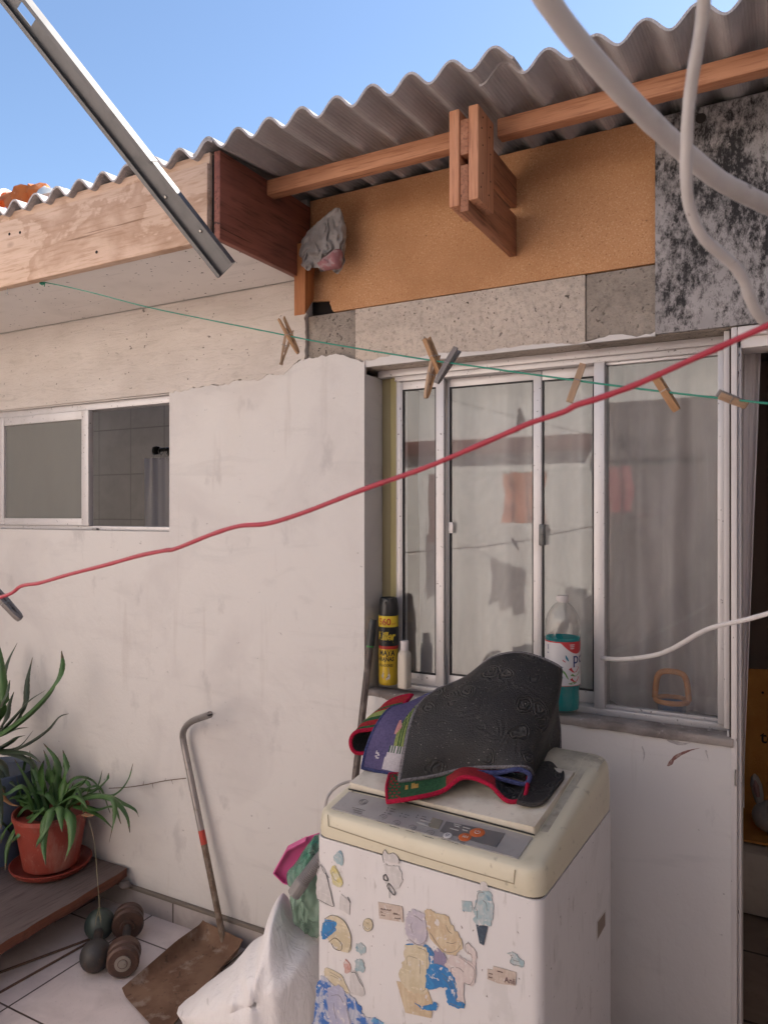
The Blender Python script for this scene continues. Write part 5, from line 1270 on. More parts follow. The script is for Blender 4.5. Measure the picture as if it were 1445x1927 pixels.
for px, ya, yb, w in (
    ([(520, 1270), (640, 1220), (780, 1195), (860, 1230), (860, 1370), (825, 1550)], 1.93, 1.86, .018), ([(560, 1260), (700, 1190), (860, 1190), (960, 1090), (1005, 950)], 1.95, 2.03, .015),
    ([(600, 1230), (760, 1200), (880, 1240), (960, 1350), (982, 1475)], 1.94, 1.93, .016), ([(620, 1230), (800, 1195), (930, 1250), (1020, 1300), (1048, 1355)], 1.95, 1.98, .014),
    ([(500, 1230), (560, 1130), (640, 1085), (675, 1120), (655, 1190)], 1.95, 1.94, .015), ([(560, 1230), (700, 1170), (800, 1085), (822, 1025)], 1.97, 2.02, .013),
    ([(440, 1260), (430, 1100), (430, 930), (330, 800)], 1.97, 2.0, .022), ([(470, 1240), (480, 1100), (500, 960), (475, 850)], 1.95, 1.98, .021),
    ([(400, 1250), (380, 1100), (370, 960), (330, 850)], 1.94, 1.92, .02), ([(350, 1240), (320, 1100), (310, 1000), (330, 930)], 1.92, 1.88, .016),
    ([(330, 1270), (250, 1150), (180, 1030), (110, 920)], 1.92, 1.86, .018), ([(300, 1290), (200, 1280), (120, 1370), (30, 1470), (5, 1560)], 1.90, 1.80, .018),
    ([(400, 1290), (380, 1320), (350, 1420), (300, 1520), (270, 1590)], 1.86, 1.76, .019), ([(430, 1300), (450, 1290), (460, 1380), (470, 1470)], 1.86, 1.79, .016),
    ([(380, 1300), (340, 1400), (330, 1560), (345, 1720)], 1.85, 1.76, .019), ([(500, 1300), (540, 1380), (535, 1530), (490, 1690)], 1.86, 1.78, .019),
    ([(560, 1270), (640, 1290), (760, 1350), (850, 1440)], 1.93, 1.96, .015), ([(340, 1280), (220, 1400), (130, 1500), (90, 1550)], 1.86, 1.76, .019),
    ([(250, 1300), (160, 1240), (140, 1170), (210, 1120)], 1.9, 1.86, .012), ([(620, 1260), (740, 1300), (860, 1280), (915, 1410)], 1.92, 1.90, .012),
    ([(450, 1260), (560, 1200), (620, 1230), (660, 1290)], 1.9, 1.85, .014), ([(280, 1320), (140, 1420), (60, 1560), (40, 1760)], 1.88, 1.78, .018),
    ([(420, 1260), (360, 1180), (250, 1160), (140, 1100)], 1.93, 1.9, .017), ([(460, 1260), (420, 1150), (400, 1020), (430, 900)], 1.99, 2.02, .018), ([(380, 1260), (300, 1200), (270, 1080), (250, 1000)], 1.96, 1.95, .016)):
    traced(AP, px, ya, yb, w)
rl = random.Random(21)
for k in range(16):
    a = rl.random() * 6.28; L = .10 + rl.random() * .12; d_ = Vector((math.cos(a), math.sin(a) * .8, 0)); b_ = pc + UP * .215 + d_ * (.02 + .05 * rl.random())
    hgt = .03 + rl.random() * .10; P_ = [b_, b_ + d_ * L * .3 + UP * hgt, b_ + d_ * L * .75 + UP * hgt * (.9 if rl.random() < .5 else 1.5), b_ + d_ * L + UP * (hgt * (.2 if rl.random() < .6 else 1.9))]
    put_leaf(AP, [wallsafe(p) for p in P_], .010 + rl.random() * .005)
traced(AP, [(640, 1330), (700, 1345), (620, 1340), (690, 1360)], 1.84, 1.80, .006, DRYL); traced(AP, [(0, 1130), (30, 1210), (90, 1260), (150, 1275)], 1.80, 1.78, .010, DRYL)
DRYS = M('dry_stem', (.16, .11, .075), .8)
mb = MB(); P = cr([PY(205, 1484, 2.05), PY(240, 1482, 2.06), PY(275, 1477, 2.066), PY(310, 1470, 2.066), PY(350, 1465, 2.055)], 6); mb.tube(P, .0018, 6)
for i, s in ((11, .02), (14, -.016), (18, .014), (20, -.012)): mb.tube([P[i], P[i] + Vector((.012, -.006, s))], [.0012, .0005], 5)
mk('dry_stem', mb, DRYS, AP)
mb = MB(); P = cr([PY(168, 1545, 1.86), PY(178, 1590, 1.86), PY(183, 1650, 1.85), PY(187, 1705, 1.83), PY(186, 1725, 1.83)], 5); mb.tube(P, .0012, 5)
for k in range(12): mb.tube([P[-1] + UP * .03, P[-1] + Vector((math.cos(k * 2.1) * .012, math.sin(k * 2.1) * .012, -.02 + .012 * math.sin(k * 5)))], [.0012, .0005], 4)
mk('dry_stem', mb, M('straw_stem', (.22, .19, .11), .8), AP)
# taller aloe at the left edge
pc = Vector((-2.80, 1.88, ZP)); A2 = root('potted_aloe', pc, 'tall aloe with long upright leaves in a blue pot at the left edge', 'potted plant')
mb = MB(); mb.lathe([(.10, 0), (.11, .004), (.135, .25), (.15, .34), (.15, .36), (.14, .362), (.136, .34)], pc, 36); mk('pot', mb, M('blue_pot', (.07, .095, .15), .5, layers=[('noise', 8, .5, .7, (.05, .06, .09), .7)]), A2)
mb = MB(); mb.lathe([(.138, .33), (.07, .335), (0, .34)], pc, 24); mk('soil', mb, bpy.data.materials['pot_soil'], A2)
for px, ya, yb, w in (
    ([(-120, 800), (60, 700), (240, 560), (400, 380), (470, 220), (465, 100)], 1.80, 1.98, .030), ([(-80, 700), (10, 540), (20, 360), (10, 180), (-10, 40)], 1.88, 1.92, .026),
    ([(-60, 640), (-10, 420), (50, 200), (130, 40)], 1.90, 2.03, .018), ([(-60, 780), (120, 640), (190, 480), (210, 300), (245, 150)], 1.92, 2.03, .018),
    ([(-40, 760), (110, 600), (220, 480), (345, 398)], 1.90, 2.0, .015), ([(60, 880), (220, 800), (360, 700), (450, 600), (520, 575)], 1.94, 2.04, .018),
    ([(-60, 800), (40, 620), (70, 500), (105, 410)], 1.9, 2.0, .014), ([(-60, 700), (0, 540), (50, 420), (75, 320)], 1.86, 1.92, .016),
    ([(-60, 850), (100, 860), (220, 880), (310, 945)], 1.86, 1.84, .019), ([(-60, 870), (60, 800), (120, 760), (190, 740)], 1.84, 1.84, .02),
    ([(-40, 860), (120, 880), (240, 950), (270, 1060)], 1.92, 1.94, .02), ([(-60, 900), (20, 960), (60, 1060), (140, 1150)], 1.86, 1.84, .02), ([(-60, 760), (40, 730), (130, 690), (215, 680)], 1.95, 2.02, .014),
    ([(-80, 700), (-30, 500), (-40, 300), (0, 100)], 1.86, 1.9, .024), ([(-70, 820), (30, 850), (150, 820), (250, 705)], 1.94, 2.03, .014), ([(-60, 930), (10, 1050), (20, 1160), (60, 1260)], 1.84, 1.80, .02), ([(-90, 930), (-30, 1100), (0, 1300), (10, 1450)], 1.78, 1.72, .022)):
    traced(A2, px, ya, yb, w, LEAF if w > .0225 else LEAFD)
pc = Vector((-2.86, 1.60, ZP)); A3 = root('potted_aloe', pc, 'dark drooping aloe in a black pot at the front of the plank bench', 'potted plant')
mb = MB(); mb.lathe([(.08, 0), (.085, .003), (.11, .18), (.115, .2), (.108, .2), (.10, .18)], pc, 30); mk('pot', mb, M('black_pot', (.02, .02, .022), .5), A3)
rr = random.Random(8)
for k in range(16):
    a = k * 2.4; L = .22 + rr.random() * .12; d = Vector((math.cos(a), math.sin(a), 0)); b = pc + UP * .17
    put_leaf(A3, [b, b + d * L * .35 + UP * .10, b + d * L * .8 + UP * .03, b + d * L + UP * (-.06 - .06 * rr.random())], .018, LEAFD)

# ------------------------------------------------------------------ floor clutter
IRON = M('dark_iron', (.045, .04, .038), .5, metal=.3, layers=[('noise', 16, .5, .68, (.10, .055, .035), .7, dict(det=5)), ('noise', 80, .6, .7, (.12, .11, .10), .4)], bump=('noise', 60, .3, .002))
RUSTI = M('brown_iron', (.085, .045, .032), .5, metal=.25, layers=[('noise', 14, .45, .65, (.04, .026, .022), .8, dict(det=5)), ('noise', 70, .6, .72, (.20, .12, .08), .5)], bump=('noise', 60, .3, .002))
ENDM = M('worn_end', (.27, .235, .20), .5, metal=.4)
a = Vector((-2.05, 1.735, .051)); b = Vector((-2.19, 1.872, .053)); d = (b - a).normalized(); s = d.cross(UP).normalized()
DB = root('dumbbell', (a.x, a.y, 0), 'black dumbbell with round ball heads by the plank bench', 'dumbbell')
def sph(r, sq=1.0): return [(r * math.sin(PI * k / 16), -r * sq * math.cos(PI * k / 16)) for k in range(17)]
mb = MB(); mb.lathe(sph(.051, 1.05), a, 28, ax=(s, UP, d)); mk('ball_head', mb, IRON, DB); mb = MB(); mb.lathe(sph(.053, 1.05), b, 28, ax=(s, UP, d)); mk('ball_head', mb, M('green_iron', (.035, .05, .042), .45, layers=[('noise', 12, .5, .65, (.07, .08, .06), .7)]), DB)
mb = MB(); mb.tube([a, b], .016, 14); mk('grip', mb, IRON, DB)
a = Vector((-1.946, 1.760, .056)); b = Vector((-2.118, 1.940, .058)); d = (b - a).normalized(); s = d.cross(UP).normalized()
DB = root('dumbbell', (a.x, a.y, 0), 'rusty brown dumbbell with stacked disc weights, nearer the dustpan', 'dumbbell')
for p, sg in ((a, 1), (b, -1)):
    mb = MB(); mb.lathe([(.0, -.030), (.016, -.030), (.020, -.026), (.046, -.025), (.053, -.018), (.053, .000), (.047, .006), (.047, .010), (.054, .016), (.056, .040), (.050, .050), (.026, .052), (.024, .062), (0, .062)], p, 30, ax=(s, UP, d * sg)); mk('disc_weight', mb, RUSTI, DB)
    mb = MB(); mb.lathe([(.026, 0), (.026, .004), (.014, .0045), (.012, .008), (0, .008)], p - d * sg * .0255, 20, ax=(s, UP, -d * sg)); mb.lathe([(.004, 0), (.003, .002)], p - d * sg * .034 + s * .004, 10, ax=(s, UP, -d * sg)); mk('end_cap', mb, ENDM, DB)
mb = MB(); mb.tube([a, b], .014, 14); mk('grip', mb, IRON, DB)
ROD = M('rusty_rod', (.12, .065, .04), .7, layers=[('noise', 60, .5, .65, (.05, .03, .022), .8)])
for (p0, p1, r, lb) in (((-60, 1853), (169, 1768), .0045, 'thin rusty rod on the floor, the one nearer the plank bench'), ((-60, 1902), (178, 1768), .0040, 'thin dark rod on the floor touching the black dumbbell')):
    a, b = PZ(*p0, r), PZ(*p1, r); mb = MB(); mb.tube([a, a.lerp(b, .5) , b], r, 8); setp(mk('metal_rod', mb, ROD, origin=a), lb, 'rod')
# rusty dustpan
RUST = M('rusty_sheet', (.20, .115, .07), .75, metal=.15, layers=[('noise', 7, .42, .62, (.115, .055, .03), .9, dict(det=6)), ('noise', 16, .56, .66, (.30, .235, .19), .7, dict(det=6)), ('noise', 50, .6, .7, (.06, .03, .018), .7)], bump=('noise', 40, .3, .003))
A_, B_, C_, D_ = Vector((-1.875, 1.69, 0)), Vector((-1.860, 2.050, 0)), Vector((-1.655, 2.025, 0)), Vector((-1.60, 1.60, 0))
DP = root('dustpan', A_, 'rusty metal dustpan with long hooked handle standing against the wall', 'dustpan')
rows = []
for i in range(19):
    t = i / 18; r = []
    for k in range(19):
        u = k / 18; p = A_.lerp(B_, t).lerp(D_.lerp(C_, t), u)
        def wall(q, w, h): return h * max(0, 1 - q / w) ** 2.2
        z = .004 + max(wall(u, .14, .045 * min(1, .35 + t)), wall(1 - u, .14, .035 * min(1, .3 + t)), wall(1 - t, .10, .050))
        z += .012 * t
        r.append(Vector((p.x, p.y, z)))
    rows.append(r)
mb = MB(); slab(mb, rows, -.0025); mk('pan', mb, RUST, DP, ang=60)
P0 = PY(421, 1790, 2.028); P1 = PY(349, 1415, 2.055)
P0.z = .035
dn = (P1 - P0); ends = [P1 + dn.normalized() * .03, PY(344, 1382, 2.05), PY(349, 1369, 2.035), PY(358, 1360, 2.015), PY(370, 1354, 1.995), PY(395, 1345, 1.95)]
cv = [P0] + [P0.lerp(P1, k / 10) for k in range(1, 11)] + cr(ends, 4)
mb = MB(); mb.tube(cv[:6], .0115, 14, 1); mb.tube([cv[5], cv[5].lerp(cv[6], .75)], .0120, 14, 2); mb.tube([cv[5].lerp(cv[6], .75)] + cv[6:], .0118, 14, 0)
mb.lathe([(.0085, 0), (.0118, 0)], cv[-1] + (cv[-1] - cv[-2]).normalized() * .0002, 14)
mk('handle', mb, [M('handle_tube', (.30, .275, .265), .4, metal=.55, layers=[('noise', 40, .55, .7, (.17, .14, .12), .6)]), M('rusty_tube', (.13, .085, .055), .65, layers=[('noise', 40, .45, .62, (.24, .19, .15), .7, dict(det=5))]), M('red_tape', (.40, .04, .025), .5)], DP)
# woven sack
dS = 2.06
o = [PD(x, y, dS + z) for x, y, z in [(336, 1896, .12), (352, 1884, .1), (372, 1866, .08), (400, 1845, .05), (430, 1823, .03), (455, 1796, .02), (472, 1776, 0), (490, 1766, 0), (502, 1748, 0), (508, 1722, 0), (516, 1702, 0), (529, 1683, 0), (541, 1690, 0), (552, 1708, 0), (566, 1728, 0), (585, 1740, 0), (615, 1752, 0), (640, 1800, 0), (650, 1880, 0), (655, 1960, 0), (630, 2020, 0), (560, 2030, 0), (480, 2030, 0), (410, 2000, .03), (360, 1935, .08)]]
SACKM = M('woven_sack', (.78, .745, .73), .6, layers=[('noise', (300, 300, 30), .5, .7, (.68, .64, .63), .5, dict(det=3)), ('noise', 5, .5, .7, (.68, .63, .61), .6, dict(det=5)), ('noise', (10, 10, 40), .64, .7, (.40, .37, .35), .4, dict(det=5))], bump=('noise', (22, 22, 9), .7, .012, dict(det=5, dist=1.4, rough=.5)))
mb = MB(); pillow(mb, cr(o + [o[0]], 4)[:-1], -FWD + UP * .25, .20, .20, 26, .015, 6, zmin=.004, power=.55, seed=2, fold=(o[11] + UP * .02, 5, .022, .30))
SK = setp(mk('sack', mb, SACKM, origin=(o[22].x, o[22].y, 0), ang=80), 'slumped white woven sack full of rubbish beside the washing machine', 'sack')
# pink scoop and green bag in its mouth
k3 = lambda x, y: (460 + x / 4.978, 1540 + y / 4.978)
PINK = M('pink_plastic', (.66, .10, .29), .4, layers=[('noise', 9, .5, .7, (.58, .08, .24), .6)])
dd = 2.02; n_ = (-FWD * .9 + RGT * .35 + UP * .1).normalized()
face = [PD(*k3(*p), dd) for p in [(250, 612), (385, 375), (560, 285), (700, 240), (760, 560), (640, 830), (430, 718), (345, 705)]]
SC_ = root('plastic_scoop', face[0], 'pink plastic scoop sticking out of the white sack', 'scoop')
mb = MB(); mb.prism([p + FWD * .07 for p in face], FWD * .004); mk('base', mb, PINK, SC_, smooth=False)
mb = MB()
for i, h in ((0, .02), (1, .03), (7, .016), (6, .016)):
    a, b = face[i], face[(i + 1) % len(face)]
    mb.prism([a + FWD * (.0699 - h), b + FWD * (.0699 - h), b + FWD * .0699, a + FWD * .0699], ((b - a).cross(FWD)).normalized() * .003)
mk('rim', mb, PINK, SC_, smooth=False)
def film():
    t = NT('green_film'); c = t.mix(t.rng(t.tex('grad', 1), .10, .20), col((.24, .36, .27)), col((.03, .24, .15))); c = t.mix(t.rng(t.tex('noise', 25, det=5), .55, .7, 0, .5), c, col((.42, .50, .44)))
    a = t.bsdf(c, .25, 0, .6, t.tex('noise', 30, det=6, dist=1), .6, .006); tr = t.n('ShaderNodeBsdfTransparent'); tr.inputs[0].default_value = (.75, .88, .80, 1); m = t.n('ShaderNodeMixShader'); m.inputs[0].default_value = .35; t.l(a, m.inputs[1]); t.l(tr.outputs[0], m.inputs[2]); return t.done(m.outputs[0])
o = [PD(*k3(*p), 1.99) for p in [(655, 165), (560, 290), (470, 430), (400, 510), (405, 585), (440, 640), (425, 740), (455, 900), (520, 1010), (600, 1060), (700, 1080), (800, 900), (820, 500), (780, 200)]]
mb = MB(); pillow(mb, cr(o + [o[0]], 4)[:-1], -FWD, .05, .05, 16, .014, 26, seed=9)
setp(mk('plastic_bag', mb, film(), origin=o[8], ang=80), 'crumpled translucent green plastic bag between the sack and the washing machine', 'plastic bag')
# ------------------------------------------------------------------ curtains and things indoors
def hang(x0, x1, y, z0, z1, amp, pitch, seed, taper=None, n=140, m=14):
    rows = []
    for j in range(m + 1):
        t = j / m; z = lerp(z1, z0, t); r = []
        for i in range(n + 1):
            s = i / n; xr = x1 if taper is None else lerp(x1, taper, min(1, t * 1.1))
            x = lerp(x0, xr, s); ph = 2 * PI * s * (x1 - x0) / pitch
            yy = y + amp * (math.sin(ph + 1.1 * math.sin(ph * .37 + seed) + .5 * t) + .45 * math.sin(2.3 * ph + seed * 3 - t)) * (.55 + .6 * noise.noise(Vector((s * 5, t * 2, seed)))) + noise.noise(Vector((s * 9, t * 4, seed + 3))) * amp * .7
            r.append(Vector((x, yy, z + noise.noise(Vector((s * 8, seed, 0))) * .004)))
        rows.append(r)
    mb = MB(); mb.grid(rows); return mb
mb = hang(-.50, -.115, 2.335, .962, 2.06, .034, .20, 1.0)
setp(mk('curtain', mb, SHEER, origin=(-.50, 2.335, .962), ang=80, recalc=False), 'grey sheer curtain hanging behind the wide right-hand pane', 'curtain')
mb = hang(-1.12, -.52, 2.335, .962, 2.06, .028, .19, 4.0)
setp(mk('curtain', mb, SHEERL, origin=(-1.10, 2.345, .962), ang=80, recalc=False), 'grey sheer curtain behind the narrow reflecting panes', 'curtain')
mb = hang(-.128, -.058, 2.225, .75, 2.04, .007, .040, 2.0, taper=-.100, n=60)
setp(mk('curtain', mb, SHEER2, origin=(-.128, 2.225, .75), ang=80, recalc=False), 'thin white curtain edge hanging in the doorway', 'curtain')
mb = MB(); mb.box(-1.20, -.12, 2.2505, 2.42, .935, .956, bev=.003); mk('inner_sill', mb, M('inner_sill_paint', (.22, .19, .175), .7), HOUSE)
bx = PY(1264, 1330, 2.292); b0 = Vector((bx.x, 2.288, .9565))
BK = root('toy_bucket', b0, 'small blue bucket with orange handle behind the right-hand pane', 'bucket')
mb = MB(); mb.lathe([(0, .002), (.034, 0), (.036, .002), (.040, .045), (.042, .046), (.042, .049), (.039, .049), (.036, .004)], b0, 28); mk('body', mb, M('blue_bucket', (.07, .11, .22), .5), BK)
ORH = M('orange_handle', (.60, .23, .07), .5)
mb = MB(); mb.tube(cr([b0 + Vector((-.046, 0, .050)), b0 + Vector((-.043, 0, .09)), b0 + Vector((-.036, 0, .118)), b0 + Vector((-.018, 0, .129)), b0 + Vector((.018, 0, .129)), b0 + Vector((.036, 0, .118)), b0 + Vector((.043, 0, .09)), b0 + Vector((.046, 0, .050))], 5), .0085, 10)
mb.tube([b0 + Vector((.044 * math.cos(a), .044 * math.sin(a), .047)) for a in [2 * PI * k / 28 for k in range(28)]], .0075, 8, closed=True)
mk('handle', mb, ORH, BK)
# bathroom
p = PY(297, 850, 2.75)
mb = MB(); mb.tube([(p.x, 2.75, p.z + .01), (-1.565, 2.75, p.z + .01)], .009, 10); mk('shower_rail', mb, M('rail_dark', (.03, .025, .025), .4, metal=.5), HOUSE)
mb = MB(); q = Vector((p.x, 2.74, p.z + .006)); mb.lathe([(0, -.022), (.018, -.016), (.022, 0), (.018, .016), (0, .022)], q, 16); mb.tube([q + Vector((.03, 0, 0)), q + Vector((.09, -.01, .0)), q + Vector((.10, -.01, -.03))], .008, 8); mk('rail_bracket', mb, DARK, HOUSE)
x0 = PY(274, 900, 2.75).x
mb = hang(x0, x0 + .55, 2.75, .35, p.z - .03, .028, .13, 6.0, n=90)
setp(mk('shower_curtain', mb, sheer('shower_cloth', (.86, .79, .78), .0), origin=(x0, 2.75, .35), ang=80, recalc=False), 'pale shower curtain on hooks behind the open half of the small window', 'shower curtain')
for k in range(4):
    h = Vector((x0 + .06 + k * .045, 2.75, p.z + .01)); mb = MB()
    mb.tube([h + Vector((0, .016 * math.sin(a), .016 * math.cos(a) - .008)) for a in [2 * PI * j / 16 for j in range(16)]], .0024, 6, closed=True); mb.tube([h + Vector((0, 0, -.022)), h + Vector((0, -.004, -.05))], .002, 6)
    setp(mk('curtain_hook', mb, M('hook_white', (.5, .47, .46), .4) if k == 0 else bpy.data.materials['hook_white'], origin=h), 'white ring hook holding the shower curtain on its dark rail', 'hook', 'shower curtain hooks')
# sofa seen through the doorway
SF = root('sofa', (-.3, 3.14, .004), 'low cream buttoned sofa base in the dark room behind the doorway', 'sofa')
mb = MB(); mb.box(-.42, 1.3, 3.14, 3.95, .012, .255, bev=.02); mb.box(-.42, 1.3, 3.62, 3.95, .2555, .80, bev=.03); mk('base', mb, M('cream_cover', (.62, .52, .42), .8, layers=[('noise', 30, .5, .7, (.52, .42, .33), .6)], bump=('noise', 80, .3, .003)), SF)
mb = MB()
for x in (-.05, .06, .17):
    for z in (.105, .185): mb.lathe([(0, -.006), (.010, -.004), (.012, 0)], (x, 3.139, z), 12, ax=(Vector((1, 0, 0)), UP, Vector((0, 1, 0))))
mk('button', mb, M('button_cloth', (.13, .10, .08), .8), SF)
BLN = M('orange_blanket', (.62, .29, .075), .9, spec=.1, layers=[('noise', 9, .45, .7, (.50, .20, .05), .7)], bump=('noise', 120, .6, .004))
rows = []
for j in range(16):
    t = j / 15; r = []
    for i in range(30):
        x = lerp(-.40, 1.2, i / 29)
        if t < .3: y, z = lerp(3.20, 3.60, t / .3), .264
        else: y, z = lerp(3.600, 3.612, (t - .3) / .7), lerp(.27, .86, (t - .3) / .7)
        r.append(Vector((x, y + noise.noise(Vector((x * 5, t * 4, 1))) * .01 - .006, z + abs(noise.noise(Vector((x * 6, t * 5, 4)))) * .014 + .004)))
    rows.append(r)
mb = MB(); slab(mb, rows, -.008)
BKt = mk('blanket', mb, BLN, origin=(-.3, 3.3, .26), ang=80)
setp(BKt, 'orange blanket with dark lettering thrown over the cream sofa', 'blanket')
mb = MB()
for zz, tx in ((.745, '\u00b7 \u2022 o \u2022 \u00b7 o'), (.555, 'to   rto   to')):
    text(mb, tx, .075, lambda x, y: Vector((-.10 + x, 3.585, zz + y)), 0, bold=.001)
mk('printing', mb, M('dark_print', (.03, .018, .012), .9), BKt, smooth=False)
rc = PY(1450, 1592, 3.30); rc.z = .345
RB = root('plush_toy', (rc.x, rc.y, .27), 'white plush rabbit with upright ears on the orange blanket', 'plush toy')
PLW = M('white_plush', (.36, .31, .27), .95, bump=('noise', 160, .6, .004))
mb = MB(); mb.lathe(sph(.068, .9), rc, 26); mk('head', mb, PLW, RB)
for sx in (-.04, .035):
    mb = MB(); e0 = rc + Vector((sx, .01, .045)); mb.tube([e0, e0 + Vector((sx * .1, 0, .03)), e0 + Vector((sx * .3, 0, .07)), e0 + Vector((sx * .4, 0, .10)), e0 + Vector((sx * .42, 0, .112))], [.014, .020, .022, .014, .004], 12)
    mb.tube([e0 + Vector((sx * .1, -.017, .03)), e0 + Vector((sx * .3, -.018, .07)), e0 + Vector((sx * .38, -.012, .092))], [.008, .012, .004], 8, mi=1); mk('ear', mb, [PLW, M('pink_plush', (.32, .18, .16), .95)], RB)

# ------------------------------------------------------------------ the rest of the yard: what lights it and what the panes mirror
YARD = M('yard_wall_plaster', (.82, .78, .74), .85, layers=[('noise', 2, .45, .7, (.74, .69, .65), .7, dict(det=5)), ('noise', 20, .62, .7, (.4, .34, .28), .5)], bump=('noise', 30, .4, .006))
YW_ = root('yard_wall', (-3, -2.3, 0), 'sunlit pale plastered wall across the yard, mirrored in the window panes', 'wall')
mb = MB(); mb.box(-7.5, .76, -2.35, -2.2, -.1, 3.3, bev=.006); mk('plaster', mb, YARD, YW_)
mb = MB(); mb.box(-7.5, -1.52, -2.199, -2.10, 2.10, 2.24, bev=.004); mk('beam', mb, WOOD_R, YW_)
mb = MB(); mb.box(-7.5, .76, -2.38, -2.17, 3.301, 3.36, bev=.006); mk('coping', mb, CONC_L, YW_)
NB = root('added_shade_building', (2.5, 1.5, 0), 'unseen tall plastered building added to shade the right side of the yard', 'building')  # added out of view to block the sun and darken the right
mb = MB(); mb.box(.80, 5, -4, 2.04, -.1, 4.2, bev=.01); mb.box(2.07, 5, 2.0401, 7, -.1, 4.2, bev=.01); mb.box(.80, 2.0699, 2.0401, 7, 2.75, 4.2); mk('plaster', mb, M('grey_plaster', (.74, .70, .67), .9, layers=[('noise', 2, .45, .7, (.54, .50, .47), .7)], bump=('noise', 30, .4, .006)), NB)
mb = MB(); mb.box(.76, 5.05, -4.05, 7.05, 4.201, 4.30, bev=.01); mk('coping', mb, CONC_D, NB)
LWL = root('added_bounce_wall', (-3.6, 0, 0), 'unseen pale plastered wall added on the left to bounce sunlight into the yard', 'wall')  # added out of view; its sunlit face brightens the floor and left side
mb = MB(); mb.box(-3.85, -3.65, -2.1, 2.05, -.1, 3.4, bev=.006); mk('plaster', mb, YARD, LWL)
mb = MB(); mb.box(-3.88, -3.62, -2.1, 2.05, 3.4005, 3.46, bev=.006); mk('coping', mb, CONC_L, LWL)
GT = root('added_dark_gate', (-.5, -2.1, 0), 'dark brown boarded gate added to the yard wall to darken what the right-hand pane mirrors', 'gate')  # added so the right-hand pane mirrors something dark
for k in range(12):
    mb = MB(); x = -1.50 + k * .187; mb.box(x, x + .182, -2.195, -2.165, .04, 2.50, bev=.004); mk('board', mb, WOOD_N, GT)
for z in (.4, 2.0): 
    mb = MB(); mb.box(-1.5, .74, -2.1645, -2.13, z, z + .1, bev=.004); mk('rail', mb, WOOD_N, GT)
# drying line behind the camera
L0, L1 = Vector((.80, -.75, 1.98)), Vector((-4.6, -2.2, 1.98))
P = [L0.lerp(L1, k / 24) - UP * (.10 * math.sin(PI * k / 24)) for k in range(25)]
mb = MB(); mb.tube(P, .002, 6); setp(mk('drying_line', mb, GREENP, origin=L0), 'drying line on the far side of the yard, mirrored in the panes', 'washing line')
def garment(name, s, w, h, m, label, cat, seed):
    a = L0.lerp(L1, s); a.z = 1.98 - .10 * math.sin(PI * s); d = (L1 - L0).normalized(); d.z = 0; nn_ = Vector((-d.y, d.x, 0)); rows = []
    for j in range(15):
        t = j / 14; r = []
        for i in range(19):
            u = i / 18 - .5; q = w * (1 + .06 * math.sin(7 * t + seed))
            r.append(a + d * (u * q) - UP * (h * t + .01 * noise.noise(Vector((u * 6, seed, 0)))) + nn_ * ((.012 + .02 * t) * math.sin(u * 17 + seed + t) + .02 * noise.noise(Vector((u * 5, t * 4, seed)))))
        rows.append(r)
    mb = MB(); slab(mb, rows, .003); setp(mk(name, mb, m, origin=a, ang=80), label, cat)
garment('towel', .50, .40, .42, M('orange_towel', (.66, .22, .10), .9), 'orange towel on the far drying line, mirrored in the middle pane', 'towel', 1)
garment('shirt', .36, .30, .34, M('red_shirt', (.42, .10, .10), .9), 'red shirt on the far drying line, mirrored at the edge of the pane', 'shirt', 4)
garment('trousers', .66, .26, .62, M('brown_cloth', (.20, .075, .035), .9), 'brown cloth on the far drying line, mirrored in the narrow pane', 'cloth', 6)
# sunlit tiled ridge of the house next door
TR = root('tiled_roof', (-9.2, 6.9, 0), 'sunlit orange clay tile ridge with white mortar beyond the corrugated roof', 'roof')
TM = M('clay_tile', (.62, .17, .045), .85, layers=[('noise', 5, .5, .68, (.42, .09, .03), .8, dict(det=5)), ('noise', 9, .58, .7, (.70, .45, .33), .7)], bump=('noise', 20, .5, .01))
MORT = M('white_mortar', (.74, .70, .66), .9, bump=('noise', 30, .6, .01))
Yr = 7.0
a = PY(-60, 415, Yr); b = PY(92, 372, Yr)
mb = MB(); q = PY(70, 420, Yr)
mb.box(a.x - 2.5, PY(150, 400, Yr).x, Yr + .35, Yr + 4, 0, PY(100, 395, Yr + .35).z - .25); mk('wall', mb, YARD, TR, smooth=False)
for k in range(5):
    c0 = PY(-90 + 34 * k, 396 - 4 * k, Yr) ; c1 = c0 + Vector((.36, .05, .03)); mb = MB()
    rows = [[p_ + Vector((0, math.cos(an) * rr_, math.sin(an) * rr_)) for an in [PI * j / 10 for j in range(11)]] for p_, rr_ in ((c0, .13), (c1, .15))]
    slab(mb, rows, .018); mk('ridge_tile', mb, TM, TR)
    mb = MB(); mb.tube([c1 + Vector((.01, math.cos(an) * .145, math.sin(an) * .145)) for an in [PI * j / 10 for j in range(11)]], .03, 8); mk('mortar', mb, MORT, TR)
for k, (x, y, r) in enumerate(((52, 362, .20), (74, 350, .17), (92, 358, .15), (30, 378, .16), (115, 352, .10))):
    c0 = PY(x, y + 12, Yr - .15); mb = MB(); o = []
    mb.lathe([(0, -r * .8), (r * .8, -r * .6), (r * 1.05, -.02), (r * .85, r * .45), (r * .4, r * .75), (0, r * .82)], c0, 12)
    for i, v in enumerate(mb.v): mb.v[i] = v + Vector((noise.noise(v * 7), noise.noise(v * 7 + Vector((5, 0, 0))), noise.noise(v * 7 + Vector((0, 5, 0))))) * .07
    mk('broken_tile' if k in (0, 3, 1) else 'mortar', mb, TM if k in (0, 3, 1) else MORT, TR, ang=30)
mb = MB(); z0 = PY(60, 392, Yr).z
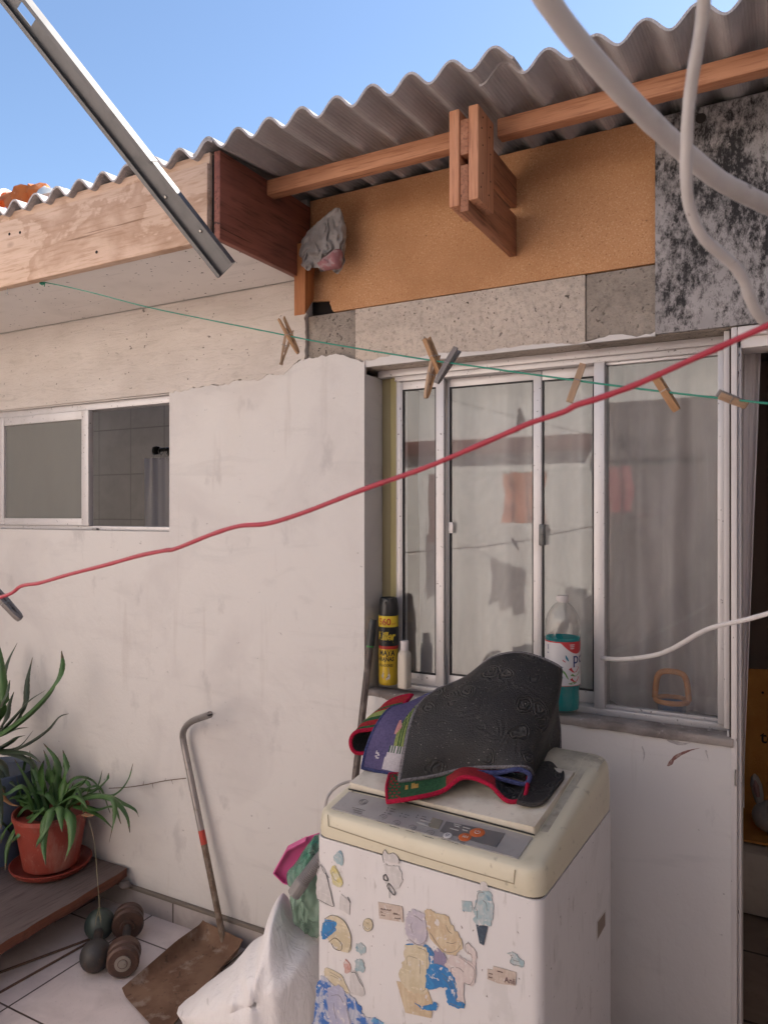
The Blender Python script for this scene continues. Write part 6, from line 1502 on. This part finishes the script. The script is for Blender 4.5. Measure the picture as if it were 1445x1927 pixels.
rows = [[Vector((lerp(a.x - 2, PY(140, 400, Yr).x, i / 160), lerp(Yr - .9, Yr + .05, j), lerp(z0 - .75, z0 - .05, j) + .035 * math.cos(i * PI / 4))) for i in range(161)] for j in (0, .5, 1)]
slab(mb, rows, .02); mk('tile_slope', mb, TM, TR, ang=60)
mb = MB(); mb.box(a.x - 2, PY(140, 400, Yr).x - .05, Yr - .85, Yr - .75, 0, z0 - .80); mb.box(PY(140, 400, Yr).x - .15, PY(140, 400, Yr).x - .05, Yr - .7499, Yr + .3, 0, z0 - .76); mk('wall', mb, YARD, TR, smooth=False)

# ------------------------------------------------------------------ daylight and camera
EL, AZ = math.radians(45), math.radians(28)
TS = Vector((math.sin(AZ) * math.cos(EL), math.cos(AZ) * math.cos(EL), math.sin(EL)))
Wd = bpy.data.worlds.new('World'); SC.world = Wd; Wd.use_nodes = True
nt = Wd.node_tree; bg = nt.nodes['Background']
sk = nt.nodes.new('ShaderNodeTexSky'); sk.sky_type = 'NISHITA'; sk.sun_disc = False; sk.sun_elevation = EL; sk.sun_rotation = AZ
sk.air_density = 1.0; sk.dust_density = .35; sk.ozone_density = 2.0; sk.altitude = 100
nt.links.new(sk.outputs[0], bg.inputs[0]); bg.inputs[1].default_value = .07
sl = bpy.data.lights.new('sun', 'SUN'); sl.energy = 5.0; sl.angle = math.radians(.5); sl.color = (1, .94, .86)
so = bpy.data.objects.new('sun', sl); COL.objects.link(so); so.rotation_euler = TS.to_track_quat('Z', 'Y').to_euler(); so.location = (3, 3, 8)
cd = bpy.data.cameras.new('camera'); cam = bpy.data.objects.new('camera', cd); COL.objects.link(cam); SC.camera = cam
cam.location = EYE; cam.rotation_euler = (PI / 2, 0, TH)
cd.sensor_fit = 'HORIZONTAL'; cd.sensor_width = 36; cd.lens = 36 * F / 1445; cd.clip_start = .05; cd.clip_end = 300
cd.dof.use_dof = True; cd.dof.focus_distance = 2.15; cd.dof.aperture_fstop = 10
SC.view_settings.view_transform = 'Standard'; SC.view_settings.look = 'None'; SC.view_settings.exposure = 1.73; SC.view_settings.gamma = 1
SC.cycles.max_bounces = 10; SC.cycles.transparent_max_bounces = 16; SC.cycles.diffuse_bounces = 5
SC.cycles.caustics_reflective = False; SC.cycles.caustics_refractive = False
SC.cycles.use_denoising = True
SC.cycles.sample_clamp_indirect = 6
